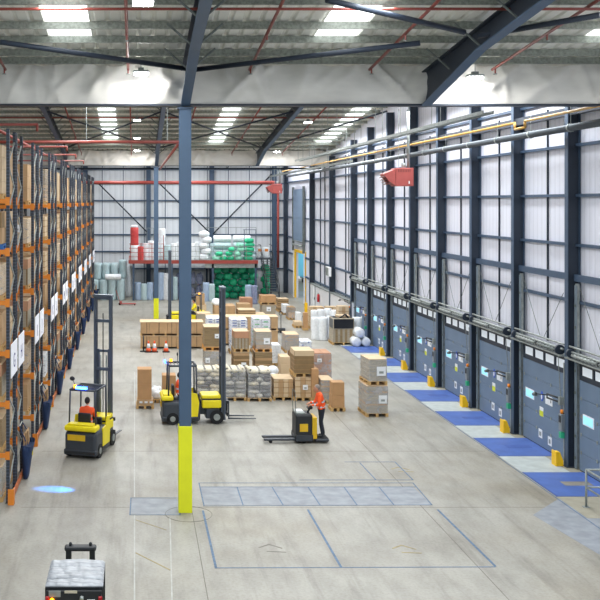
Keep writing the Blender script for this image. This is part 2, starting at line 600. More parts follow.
# tall open door
t = thing('door_1', '', 'door', (13.4, (DY0 + DY1) / 2, 0)); del t['label']; del t['category']; t['kind'] = 'structure'
hw = (DY1 - DY0) / 2
MB().box(-0.12, 0.02, -hw - .15, -hw + 0.06, 0, DZ + .1, 'safety_yellow').box(-0.12, 0.02, hw - 0.06, hw + .15, 0, DZ + .1, 'safety_yellow').box(-0.12, 0.02, -hw, hw, DZ - 0.1, DZ + .1, 'safety_yellow').build('yellow_frame', t)
MB().box(-0.22, -0.12, -hw, hw, DZ + 0.9, DZ + 5.1, 'door_panel').build('raised_door_panel', t)
b = MB()
for s in (-hw - .22, hw + .16): b.box(-0.2, -0.1, s, s + 0.06, 0, DZ, 'paper_white').box(-0.3, -0.1, s, s + 0.06, DZ, DZ + 5.3, 'galv_dark')
b.tube((-0.3, -hw, DZ + .55), (-0.3, hw, DZ + .55), 0.08, 'galv').tube((-0.3, -hw, DZ + .85), (-0.3, hw, DZ + .85), 0.04, 'galv_dark')
b.build('door_tracks', t)

# roof ------------------------------------------------------------
def sheet(name, y0, y1, par=None):
    b = MB(); bm = b.bm
    b.mi('roof_sheet')
    x = XL; n = 0; prof = []
    while x < 16.4:
        prof += [(x, 0), (x + 0.2, 0), (x + 0.235, 0.05), (x + 0.3, 0.05)]
        x += 0.335
    za, zb = roof_z(y0 + 1e-6), roof_z(y1 - 1e-6)
    va = [bm.verts.new((p[0], y0, za + 0.02 + p[1])) for p in prof]
    vb = [bm.verts.new((p[0], y1, zb + 0.02 + p[1])) for p in prof]
    for i in range(len(prof) - 1): bm.faces.new((va[i], va[i + 1], vb[i + 1], vb[i]))
    # outer skin so the roof has a thickness
    u = [bm.verts.new(p) for p in ((XL, y0, za + .16), (16.4, y0, za + .16), (16.4, y1, zb + .16), (XL, y1, zb + .16))]
    bm.faces.new(u)
    return b.build(name, par)


ceil = sheet('ceiling', 4.3, V1); struct(ceil)
mid = (V1 + V2) / 2
for (a, c) in ((-4, 4.3), (V1, mid), (mid, V2), (V2, FAR + 0.2)): sheet('roof_sheet', a, c, ceil)


def purlin(y, name='purlin'):
    z = roof_z(y)
    b = MB()
    b.box(XL, 13.3, y - 0.005, y + 0.005, z - 0.17, z - 0.01, 'purlin')
    b.box(XL, 13.3, y, y + 0.07, z - 0.012, z - 0.002, 'purlin').box(XL, 13.3, y - 0.07, y, z - 0.175, z - 0.165, 'purlin')
    return b.build(name, ceil)


ys = [23.83, 23.06, 21.91, 20.8, 19.12] + [17.6 - 1.5 * i for i in range(14)]
for y in ys: purlin(y)
y = V1 + 1.0
while y < V2 - 0.5:
    purlin(y); y += 1.45
y = V2 + 1.2
while y < FAR - 0.5:
    purlin(y); y += 1.6

# rooflights (each run of translucent sheets)
n = 1
def rooflight(x, y0, y1):
    global n
    b = MB()
    z0, z1 = roof_z(y0), roof_z(y1)
    b.prism([(y0, z0 - 0.0), (y1, z1 - 0.0), (y1, z1 + 0.015), (y0, z0 + 0.015)], 'X', x - 0.47, x + 0.47, 'skylight')
    o = b.build('window_%d' % n); struct(o); n += 1
for x in (-1.5, 4.6, 10.9): rooflight(x, 8, 22.1)
for x in (-1.6, 5.2, 12.2):
    rooflight(x, mid + 1, 62); rooflight(x, V1 + 4, mid - 1)
    rooflight(x, 70, 82)


# rafters
def rafter(x, yv, yr, name='rafter'):
    """from valley yv (haunched) up to the ridge yr"""
    sgn = 1 if yr > yv else -1
    b = MB()
    def zr(y): return roof_z(y) - 0.25
    pts = [(yv, 10.5), (yv + sgn * 0.02, zr(yv + sgn * .02)), (yr, zr(yr)), (yr, zr(yr) - 0.42), (yv + sgn * 3.9, zr(yv + sgn * 3.9) - 0.42)]
    b.prism(pts, 'X', x - 0.02, x + 0.02, 'slate_dark')
    # bottom flange
    lo = [(yv, 10.5), (yv + sgn * 3.9, zr(yv + sgn * 3.9) - 0.42), (yr, zr(yr) - 0.42)]
    for (a, c) in zip(lo[:-1], lo[1:]):
        b.prism([a, c, (c[0], c[1] - 0.03), (a[0], a[1] - 0.03)], 'X', x - 0.12, x + 0.12, 'post_blue')
    b.prism([(yv, zr(yv + sgn * .01)), (yr, zr(yr)), (yr, zr(yr) + .03), (yv, zr(yv + sgn * .01) + .03)], 'X', x - 0.12, x + 0.12, 'slate_dark')
    # fly braces
    for q in range(1, 9):
        y = yv + sgn * q * 2.0
        if (y - yr) * sgn > 0: break
        for s in (-1, 1):
            b.tube((x + s * 0.05, y, zr(y) - 0.38), (x + s * 0.6, y, roof_z(y) - 0.15), 0.025, 'galv_dark', n=6)
    return b.build(name, ceil)


for x in (-11.1, -4.93, 1.27, 7.46):
    rafter(x, V1 - 0.15, 4.3)
    rafter(x, V1 + 0.15, mid)
for x in (-11.5, -4.7, 1.4, 8.3):
    rafter(x, V2 - 0.15, mid)
    rafter(x, V2 + 0.15, FAR - 0.3)


# roof plane bracing
def rz2(y): return roof_z(y) - 0.5
b = MB()
def solve(px, py):
    lo, hi = 8.0, V1 - 0.4
    for _ in range(50):
        m_ = (lo + hi) / 2
        if H + (VY - py) * m_ / F > rz2(m_): hi = m_
        else: lo = m_
    return (X_(px, lo), lo, rz2(lo))
for (a, c) in (((0, 42), (188, 69)), ((192, 70), (420, 43)), ((327, 0), (464, 32)), ((478, 36), (600, 15))):
    A, C_ = Vector(solve(*a)), Vector(solve(*c))
    b.tube(A, C_, 0.06, 'slate_dark', n=10)
b.build('roof_brace', ceil)
b = MB()
for (xa, ya, xb, yb_) in ((1.4, 50, 8.3, 62), (8.3, 50, 1.4, 62), (-4.7, 62, 1.4, 50), (-4.7, 50, 1.4, 62), (8.3, 62, 13.2, 50), (1.4, 67, 8.3, 82), (8.3, 67, 1.4, 82)):
    b.tube((xa, ya, rz2(ya) + .1), (xb, yb_, rz2(yb_) + .1), 0.05, 'slate_dark', n=8)
b.build('roof_brace', ceil)
b = MB()
for k in range(6):
    b.box(XL, 13.3, V2 + 3 + 3 * k, V2 + 3.12 + 3 * k, 10.35 + 0.1 * k, 10.47 + .1 * k, 'slate_dark')
b.build('tie_beams', ceil)


# valley curtains : crumpled white membrane hung over the valley beams
def curtain(name, y, z0, z1):
    b = MB(); bm = b.bm; b.mi('curtain')
    x = XL; cols = []
    r = random.Random(int(y))
    NX, NZ = 520, 12
    folds = [(r.uniform(XL, 14), r.uniform(-1.4, 1.4), r.uniform(0.07, 0.26), r.uniform(0.05, 0.15)) for _ in range(110)]
    for side in (0, 1):
        g = []
        for i in range(NX + 1):
            x = XL + (13.35 - XL) * i / NX
            col = []
            for j in range(NZ + 1):
                v = j / NZ
                z = z0 + (z1 - z0) * v
                off = 0.13 * math.sin(PI * v) + 0.015 * math.sin(x * 2.1)
                for (fx, sl, wd, am) in folds:
                    dd = (x - fx - sl * (v - 0.9)) / wd
                    if abs(dd) < 2.5: off += am * math.exp(-dd * dd) * (0.25 + v)
                zt = z + (0.03 * math.sin(x * 3.3) if j == NZ else 0)
                col.append(bm.verts.new((x, y - off if side == 0 else y + 0.25 + off, zt)))
            g.append(col)
        for i in range(NX):
            for j in range(NZ):
                q = (g[i][j], g[i + 1][j], g[i + 1][j + 1], g[i][j + 1])
                f = bm.faces.new(q if side == 0 else q[::-1]); f.smooth = True
    b.box(XL, 13.3, y - 0.06, y + 0.3, z0 - 0.05, z0 - 0.01, 'slate_dark')
    return b.build(name, ceil)


curtain('valley_membrane', V1 - 0.12, 10.53, 11.52)
curtain('valley_membrane', V2 - 0.12, 10.5, 11.52)


# central columns
def post(name, x, y, ztop, zs, label):
    t = thing(name, label, 'column', (x, y, 0))
    b = MB()
    b.box(-0.155, 0.155, -0.155, -0.135, 0, ztop, 'post_blue', 0.004).box(-0.155, 0.155, 0.135, 0.155, 0, ztop, 'post_blue').box(-0.012, 0.012, -0.135, 0.135, 0, ztop, 'slate')
    b.box(-0.2, 0.2, -0.2, 0.2, ztop - 0.04, ztop, 'slate')
    b.build('steel_post', t)
    b = MB()
    b.box(-0.175, 0.175, -0.175, 0.175, 0, zs, 'sleeve_yellow', 0.008)
    b.build('yellow_sleeve', t)
    return t


post('steel_column', 1.27, 24.6, 10.44, 2.23, 'tall blue-grey steel column with yellow painted foot, nearest the camera')
post('steel_column', 1.38, 65.2, 10.42, 1.4, 'far blue-grey steel column with short yellow foot behind the reach truck')

# ================================================================== DOCKS
def build_dock():
    t = thing('dock_door', 'x', 'dock door', (0, 0, 0))
    b = MB()
    ph = 0.535
    for i in range(5):
        b.box(-0.06, 0.0, -1.52, 1.52, 0.03 + i * ph, 0.03 + (i + 1) * ph - 0.012, 'door_panel', 0.006)
    b.box(-0.055, -0.005, -1.5, 1.5, 0.0, 0.04, 'rubber')
    for i in range(1, 5):
        for yy in (-1.4, -0.5, 0.5, 1.4): b.box(-0.075, -0.055, yy - .03, yy + .03, 0.03 + i * ph - .05, 0.03 + i * ph + .05, 'galv')
    b.build('door_leaf', t)
    # glazed top section
    b = MB()
    z0, z1 = 0.03 + 5 * ph, 0.03 + 5 * ph + 0.55
    b.box(-0.06, 0, -1.52, 1.52, z0, z0 + 0.15, 'slate_dark').box(-0.06, 0, -1.52, 1.52, z1 - .13, z1, 'slate_dark')
    for k in range(5):
        yy = -1.52 + k * 0.735
        b.box(-0.06, 0, yy, yy + 0.1, z0, z1, 'slate_dark')
    g = b.build('glazed_section', t)
    b = MB()
    for k in range(4):
        yy = -1.42 + k * 0.735
        b.box(-0.035, -0.02, yy + .03, yy + 0.605, z0 + 0.15, z1 - .13, 'win_light')
    b.build('panes', g)
    MB().box(-0.07, -0.055, 0.68, 1.32, 1.42, 1.74, 'paper_white', 0.01).box(-0.078, -0.07, 0.73, 1.27, 1.46, 1.7, 'win_cyan').build('vision_window', t)
    MB().box(-0.068, -0.06, 0.02, 0.28, 1.02, 1.32, 'paper_white').box(-0.07, -0.068, 0.02, 0.28, 1.02, 1.2, 'notice_yellow').build('yellow_notice', t)
    MB().box(-0.068, -0.06, 0.1, 0.35, 0.3, 0.58, 'paper_white').box(-0.07, -0.068, 0.16, 0.3, 0.36, 0.5, 'galv').build('white_notice', t)
    MB().box(-0.068, -0.06, -0.55, -0.3, 0.22, 0.5, 'paper_white').box(-0.07, -0.068, -0.48, -0.36, 0.28, 0.42, 'galv').build('white_notice', t)
    MB().box(-0.068, -0.06, -0.6, -0.12, 1.5, 1.78, 'paper_white').build('white_notice', t)
    b = MB(); b.ball((-0.064, 0.12, 1.68), (0.012, 0.1, 0.17), 'sign_blue'); b.ball((-0.072, 0.12, 1.66), (0.01, 0.05, 0.09), 'paper_white'); b.build('oval_sign', t)
    # vertical tracks
    for s in (-1, 1):
        b = MB()
        y = s * 1.66
        b.box(-0.1, 0.0, y - 0.04, y + 0.04, 0.02, 5.55, 'galv').box(-0.11, -0.1, y - 0.07, y + 0.07, 0.02, 5.5, 'track_grey')
        for q in range(8): b.box(-0.13, -0.11, y - 0.04, y + 0.04, 0.3 + q * .65, 0.38 + q * .65, 'galv_dark')
        b.build('track', t)
    b = MB()
    b.box(-0.1, -0.0, -1.78, 1.78, 5.62, 5.82, 'slate')
    b.build('head_beam', t)
    # spring shaft
    b = MB()
    b.tube((-0.28, -1.75, 3.52), (-0.28, 1.75, 3.52), 0.035, 'galv', n=8)
    b.tube((-0.32, -1.4, 3.44), (-0.32, -0.15, 3.44), 0.06, 'galv_dark', n=10).tube((-0.32, 0.0, 3.44), (-0.32, 1.4, 3.44), 0.06, 'galv', n=10)
    b.tube((-0.24, -1.75, 3.66), (-0.24, 1.75, 3.66), 0.03, 'galv', n=6)
    for q in range(14): b.box(-0.36, -0.2, -1.3 + q * .2, -1.26 + q * .2, 3.38, 3.5, 'plastic_black')
    b.tube((-0.3, -1.62, 3.48), (-0.3, -1.52, 3.48), 0.15, 'slate_dark', n=16).tube((-0.3, 1.52, 3.48), (-0.3, 1.62, 3.48), 0.13, 'slate_dark', n=16)
    b.box(-0.38, -0.02, -1.8, 1.8, 3.3, 3.34, 'galv')
    b.build('spring_shaft', t)
    # cable lines
    b = MB()
    for (a, c) in (((-0.1, 1.4, 5.4), (-0.12, 0.1, 3.6)), ((-0.1, -1.4, 5.2), (-0.12, -0.1, 3.6))): b.tube(a, c, 0.009, 'galv_dark', n=5)
    b.tube((-0.3, -1.45, 3.4), (-0.12, -1.4, 0.9), 0.012, 'galv', n=5)
    b.build('cable', t)
    return t



ORDC = ['nearest', 'second nearest', 'third nearest', 'fourth nearest', 'fifth nearest', 'sixth nearest', 'seventh nearest', 'furthest']
dock = build_dock()
docks = [dock]
for k in range(8):
    cy = 26.68 + 4.12 * k
    d = dock if k == 0 else dup(dock, (0, 0, 0))
    d.location = (13.28, cy, 0.0); d.scale = (1, 1.08, 1)
    d['label'] = 'grey-blue sectional dock door with glazed top strip, %s to the camera' % ORDC[k]
    # dock plate
    y0 = 25.8 + 4.1 * k
    p = MB()
    p.box(11.42, 13.3, y0, y0 + 2.28, 0.0, 0.012, 'dock_blue')
    p.box(12.1, 12.9, y0 + .95, y0 + 1.35, 0.012, 0.014, 'drain_dark' if k == 0 else 'dock_blue_dark')
    p.box(11.42, 11.46, y0, y0 + 2.28, 0.012, 0.016, 'dock_blue_dark')
    tag(p.build('dock_leveller'), 'blue painted dock leveller plate, %s to the camera' % ORDC[k], 'dock leveller')
    cyc = 28.6 + 4.12 * k
    # yellow guard
    g = MB()
    g.prism([(12.74, 0.0), (12.94, 0.0), (12.94, 0.16), (12.84, 0.42), (12.74, 0.42)], 'Y', cyc + 0.16, cyc + 0.40, 'safety_yellow')
    g.box(12.70, 12.74, cyc + 0.12, cyc + 0.44, 0, 0.44, 'safety_yellow', 0.005)
    if k < 8:
        tag(g.build('dock_guard'), 'yellow steel guard wedge at a dock column foot, %s to the camera' % ORDC[k], 'guard')
    # control station
    t = thing('dock_control_box', 'grey dock control station with orange beacon, %s to the camera' % ORDC[k], 'control box', (13.06, cyc + 0.34, 0))
    MB().box(-0.03, 0.03, -0.03, 0.03, 0.03, 3.1, 'galv').box(-.06, .06, -.06, .06, 0, .03, 'galv').build('post', t)
    MB().box(-0.16, -0.03, -0.13, 0.07, 1.05, 1.55, 'steel_grey', 0.01).box(-0.175, -0.16, -0.09, 0.03, 1.3, 1.5, 'plastic_black').build('control_panel', t)
    MB().box(-0.16, -0.03, -0.1, 0.06, 0.82, 1.0, 'green_button', 0.01).build('green_switch', t)
    MB().box(0.03, 0.1, -0.12, 0.1, 0.7, 1.62, 'paper_white', 0.01).build('cable_box', t)
    b = MB(); b.tube((-0.09, 0, 1.56), (-0.09, 0, 1.67), 0.045, 'beacon_orange', n=12); b.box(-.12, -.03, -.03, .03, 1.55, 1.58, 'plastic_black'); b.build('beacon', t)
    # dock lamp arm
    t = thing('dock_lamp', 'black folding dock lamp arm reaching over the door, %s to the camera' % ORDC[k], 'lamp', (12.88, cyc + 0.42, 1.95))
    b = MB(); b.tube((0.1, 0, 0.04), (0.0, 0.75, 0.04), 0.03, 'plastic_black').tube((0.1, 0, -0.08), (0.0, 0.75, -0.08), 0.03, 'plastic_black').tube((0, 0.75, -.1), (0, .75, .06), .02, 'plastic_black').tube((0, .75, 0), (-.25, 1.1, -.02), .016, 'plastic_black')
    b.box(0.04, 0.14, -0.06, 0.06, -0.15, 0.1, 'galv'); b.build('arm', t)
    b = MB(); b.tube((-0.22, 1.04, -0.02), (-0.28, 1.14, -0.05), 0.06, 'galv_dark', 0.05, n=14); b.build('lamp_head', t)


# ------------------------------------------------------------------ handrail bottom right
t = thing('handrail', 'grey tubular steel handrail standing at the right edge beside the nearest blue dock plate', 'handrail', (11.8, 24.9, 0))
for (x, y) in ((0, 0), (0, -2.0), (0, -4.0), (1.3, 0)):
    MB().tube((x, y, 0), (x, y, 0.98), 0.03, 'galv').box(x - .08, x + .08, y - .08, y + .08, 0, .015, 'galv').build('post', t)
MB().path([(1.3, 0, .98), (0, 0, .98), (0, -4.0, .98)], 0.03, 'galv').build('top_rail', t)
MB().path([(1.3, 0, .52), (0, 0, .52), (0, -4.0, .52)], 0.025, 'galv').build('mid_rail', t)

# ================================================================== SERVICES AT HIGH LEVEL
def pipe(name, pts, r, m, label, cat, n=10, clamps=None, clampm='galv'):
    b = MB(); b.path(pts, r, m, n=n)
    if clamps:
        a, c = Vector(pts[0]), Vector(pts[-1])
        for i in range(clamps):
            p = a.lerp(c, (i + 0.5) / clamps)
            d = (c - a).normalized() * 0.03
            b.tube(p - d, p + d, r * 1.2, clampm, n=n)
            b.tube(p, p + Vector((0, 0, 0.6)), 0.01, clampm, n=5)
    return tag(b.build(name), label, cat)


pipe('extract_duct', [(12.75, 18, 10.18), (12.75, 80, 10.18)], 0.11, 'duct', 'long dark grey duct pipe running along the top of the right wall columns', 'duct', clamps=22)
pipe('gas_pipe', [(12.0, 20, 10.5), (12.0, 29.3, 10.5), (12.0, 29.3, 10.3), (12.0, 30.1, 10.3), (12.0, 30.1, 10.5), (12.0, 78, 10.5)], 0.04, 'gas_yellow', 'thin yellow gas pipe with a U loop running high along the right wall', 'pipe')
b = MB()
for s in (-0.15, 0.15): b.box(10.2 + s - .015, 10.2 + s + .015, 27.5, 60, 10.55, 10.65, 'galv')
for k in range(80): b.box(10.05, 10.35, 27.7 + k * 0.4, 27.73 + k * 0.4, 10.56, 10.585, 'galv')
for k in range(9):
    for s in (-.15, .15): b.tube((10.2 + s, 28.5 + 3.8 * k, 10.6), (10.2 + s, 28.5 + 3.8 * k, roof_z(28.5 + 3.8 * k) - .2), 0.012, 'galv', n=5)
tag(b.build('cable_ladder'), 'galvanised cable ladder hung on rods under the roof above the docks', 'cable ladder')
b = MB()
for s in (-0.1, 0.1): b.box(11.3 + s - .015, 11.3 + s + .015, 50, 80, 10.1, 10.2, 'galv')
for k in range(60): b.box(11.2, 11.4, 50.2 + k * 0.5, 50.23 + k * 0.5, 10.11, 10.13, 'galv')
for k in range(6): b.tube((11.3, 51 + 5 * k, 10.2), (11.3, 51 + 5 * k, roof_z(51 + 5 * k) - .2), 0.012, 'galv', n=5)
tag(b.build('cable_ladder'), 'distant narrow galvanised cable ladder above the far loading doors', 'cable ladder')

SP = ['leftmost', 'second from the left', 'third from the left', 'fourth from the left', 'rightmost']
for i, x in enumerate((-3.3, -0.2, 2.87, 5.9, 9.0)):
    pts = [(x, yy, roof_z(yy) - 0.27) for yy in (24.0, 6.0)]
    b = MB(); b.tube(pts[0], pts[1], 0.035, 'pipe_red', n=8)
    for k in range(6):
        yy = 23.8 - 3.0 * k
        b.tube((x, yy, roof_z(yy) - .27), (x, yy, roof_z(yy) - .42), 0.02, 'pipe_red', n=6)
        b.tube((x, yy, roof_z(yy) - .42), (x, yy, roof_z(yy) - .44), 0.05, 'galv', n=8)
    tag(b.build('sprinkler_pipe'), 'red sprinkler pipe running up the near roof slope, %s of five' % SP[i], 'sprinkler pipe')
for i, x in enumerate((-3.7, -0.3, 3.1, 6.5, 9.9)):
    b = MB(); b.tube((x, 64.5, roof_z(64.5) - .3), (x, mid, roof_z(mid) - .3), 0.04, 'pipe_red', n=8)
    for k in range(6):
        yy = 64.3 - 3.2 * k
        b.tube((x, yy, roof_z(yy) - .3), (x, yy, roof_z(yy) - .5), 0.025, 'pipe_red', n=6)
    tag(b.build('sprinkler_pipe'), 'red sprinkler pipe under the far roof slope, %s of five' % SP[i], 'sprinkler pipe')
zz = Z_(6, 19.0)
pipe('sprinkler_main', [(-14, 18.9, roof_z(18.9) - 0.32), (13.1, 18.9, roof_z(18.9) - .32)], 0.03, 'pipe_red', 'thin red pipe crossing the picture along the very top', 'pipe')
pipe('sprinkler_main', [(-18, 52, roof_z(52) - .35), (13, 52, roof_z(52) - .35)], 0.04, 'pipe_red', 'thin red pipe crossing the far roof just under the first white membrane', 'pipe')
pipe('fire_main', [(-12, 36.4, 10.3), (1.68, 36.4, 10.3), (1.68, 68, 10.3)], 0.06, 'pipe_red', 'large red fire main crossing above the racks and turning away behind the near column', 'pipe')
for x in (-9, -5.5, -1.9, 1.2):
    b = MB(); b.tube((x, 36.4, 10.37), (x, 36.4, roof_z(36.4) - .26), 0.015, 'galv', n=5)
    tag(b.build('hanger_rod'), 'thin pale rod holding the large red fire main, %s from the left' % ORD[(-9, -5.5, -1.9, 1.2).index(x) + 1], 'hanger', 'rods holding the fire main')
pipe('fire_main', [(-4.15, 20, 10.17), (-4.15, 78, 10.17)], 0.05, 'pipe_red', 'red pipe running away over the tops of the racks', 'pipe')
for i, (yy, xe) in enumerate(((25.0, -2.6), (35.0, -2.55), (41.0, -2.6), (47.0, -2.6))):
    pipe('rack_sprinkler_pipe', [(-12, yy, 10.04), (xe, yy, 10.04), (xe, yy, 9.86)], 0.035, 'pipe_red', 'red sprinkler pipe with turned down end above the racks, %s from the camera' % ORD[i + 1], 'pipe')
pipe('fire_main', [(-14, 80, 9.64), (11.7, 80, 9.64)], 0.14, 'beam_red', 'thick red pipe crossing the full width high in front of the far wall', 'pipe')
pipe('downpipe', [(12.55, 83.9, 9.5), (12.55, 83.9, 2.2)], 0.1, 'beam_red', 'vertical red downpipe in the far right corner', 'pipe')


def heater(x, y, z, label, hang):
    t = thing('unit_heater', label, 'heater', (x, y, z))
    MB().box(-0.35, 0.42, -0.4, 0.4, -0.4, 0.38, 'heater_red', 0.02).build('casing', t)
    b = MB()
    b.prism([(-0.36, -0.36), (-0.36, 0.32), (-0.85, 0.12), (-0.62, -0.2)], 'Y', -0.38, 0.38, 'heater_red')
    for k in range(4):
        b.box(-0.9 + .05 * k, -0.6 + .05 * k, -0.36, 0.36, 0.05 - 0.1 * k, 0.07 - 0.1 * k, 'louvre', rot=(0, R(-40), 0))
    b.build('louvre_outlet', t)
    b = MB()
    for k in range(8): b.box(-0.25 + k * .07, -0.22 + k * .07, -0.41, -0.4, 0.2, 0.33, 'louvre')
    b.box(0.2, 0.25, -0.41, -0.4, -0.3, -0.18, 'paper_white')
    b.build('vent_slots', t)
    b = MB()
    b.tube((0.3, 0, 0.38), (0.3, 0, hang), 0.06, 'galv').tube((-0.2, -.3, 0.38), (-0.2, -.3, hang), 0.012, 'galv', n=5).tube((0.1, 0, .38), (0.1, 0, .6), .1, 'galv')
    b.build('flue', t)
    b = MB(); b.tube((0.43, 0, -0.05), (0.5, 0, -0.05), 0.16, 'plastic_black'); b.build('fan', t)


heater(11.45, 41.0, 9.08, 'red unit heater with louvred outlet hanging before the right wall, nearer one', 2.9)
heater(11.55, 78.2, 9.1, 'small red unit heater hanging in the far right corner of the hall', 2.9)


# lamps
def lamp(x, y, z, label, power=None, aim_curtain=False):
    t = thing('high_bay_lamp', label, 'lamp', (x, y, z))
    MB().box(-0.19, 0.19, -0.13, 0.13, 0.0, 0.06, 'galv', 0.01).box(-0.07, 0.07, -0.07, 0.07, 0.06, 0.13, 'galv_dark').build('housing', t)
    MB().box(-0.17, 0.17, -0.11, 0.11, -0.05, 0.0, 'led', 0.008).build('diffuser', t)
    b = MB(); zr = roof_z(y) - 0.2 - z
    b.tube((0, 0, 0.12), (0, 0, max(zr, .25)), 0.012, 'galv', n=5); b.build('hanger', t)
    l = area_light('high_bay_light', (x, y, z - 0.07), 0.34, 0.22, LAMP_W if power is None else power, (1.0, 0.98, 0.95))
    l.parent = t; l.location = (0, 0, -0.07)


def lamp_px(px, py, d, label, **k): lamp(X_(px, d), d, Z_(py, d), label, **k)


lamp_px(141, 73, 23.6, 'bright flat LED lamp hanging in front of the near white membrane, left', power=34)
lamp_px(475, 77, 23.7, 'bright flat LED lamp hanging in front of the near white membrane, right', power=55)
lamp_px(143, 2, 16.2, 'bright flat LED lamp at the very top edge of the picture')
lamp_px(137, 120, 46.5, 'small bright lamp, uppermost of three in line left of the near column')
lamp_px(137, 138, 54.5, 'small bright lamp, middle of three in line left of the near column')
lamp_px(137, 150.5, 63, 'small bright lamp, lowest of three in line left of the near column')
lamp_px(308, 122, 47, 'bright lamp under the far roof right of the near column')
lamp_px(277, 151.5, 63, 'small bright lamp just before the far white membrane, right of centre')
lamp_px(227, 168.5, 76, 'tiny lamp beyond the far white membrane')

# ================================================================== PALLET RACKS
LV1 = [1.33, 2.68, 4.03, 5.38, 6.73, 8.08]
LV2 = [0.98, 2.35, 3.74, 5.12, 6.5, 7.9]
RX = -3.4                   # aisle face of the end frames
BAY = 2.7


def upright_mesh(h):
    b = MB(); b.box(-0.045, 0.045, -0.035, 0.035, 0.0, h, 'upright').box(-0.07, 0.07, -0.07, 0.07, 0, 0.012, 'galv_dark'); return b


def build_rack(levels):
    t = thing('pallet_rack', 'x', 'pallet rack')
    h = 9.95
    for fx in (0, -BAY, -2 * BAY):
        for fy in (0, 1.4):
            o = upright_mesh(h).build('upright', t); o.location = (fx - 0.05, fy + 0.035 if fy == 0 else fy - 0.035, 0)
        b = MB(); z = 0.35; s = 0
        while z < h - 0.7:
            a = (fx - 0.05, 0.08, z); c = (fx - 0.05, 1.32, z + 0.62)
            if s: a, c = (fx - 0.05, 1.32, z), (fx - 0.05, 0.08, z + 0.62)
            b.bar(a, c, 0.03, 0.045, 'galv'); z += 0.62; s = 1 - s
        b.build('bracing', t)
    for i in range(2):
        for z in levels:
            for fy in (0.0, 1.4 - 0.05):
                x0 = -BAY * (i + 1) + 0.0; x1 = -BAY * i - 0.1
                b = MB(); b.box(x0 + .0, x1, fy, fy + 0.05, z - 0.12, z, 'rack_orange', 0.004)
                if i == 0: b.box(x1 - 0.02, x1 + 0.1, fy - 0.01 if fy == 0 else fy + .045, fy + 0.005 if fy == 0 else fy + 0.06, z - 0.17, z + 0.05, 'rack_orange')
                b.build('beam', t)
    return t


proto_a = build_rack(LV1)
proto_b = build_rack(LV2)
LET = 'GHIJKLMNOPQRSTUVWX'
ROWS = [25.2 + 6.0 * i for i in range(9)]


def cut_pallet(b, x0, x1, y0, y1, z, m='wood'):
    """timber pallet: deck boards, blocks, base boards; 0.14 high"""
    W, D = x1 - x0, y1 - y0
    for k in range(5):
        yy = y0 + (D - 0.12) * k / 4
        b.box(x0, x1, yy, yy + 0.12, z + 0.118, z + 0.14, m)
    for k in range(3):
        xx = x0 + (W - 0.1) * k / 2
        b.box(xx, xx + 0.1, y0, y1, z + 0.098, z + 0.118, m)
        b.box(xx, xx + 0.1, y0, y1, z, z + 0.02, m)
        for j in range(3):
            yy = y0 + (D - 0.12) * j / 2
            b.box(xx, xx + 0.1, yy, yy + 0.12, z + 0.02, z + 0.098, m)


def cartons(b, w_, d_, z0, h, nx, ny, nz, m, r, jit=0.006, m2=None):
    for k in range(nz):
        for i in range(nx):
            for j in range(ny):
                if 0 < i < nx - 1 and 0 < j < ny - 1 and k < nz - 1: continue
                x0 = -w_ / 2 + w_ * i / nx; y0 = d_ * j / ny
                a = r.uniform(0, jit); c = r.uniform(0, jit)
                mm = m2 if (m2 and r.random() < 0.4) else m
                b.box(x0 + 0.004 + a, x0 + w_ / nx - 0.004, y0 + 0.004 + c, y0 + d_ / ny - 0.004, z0 + h * k / nz + .003, z0 + h * (k + 1) / nz - .002, mm, 0.006)


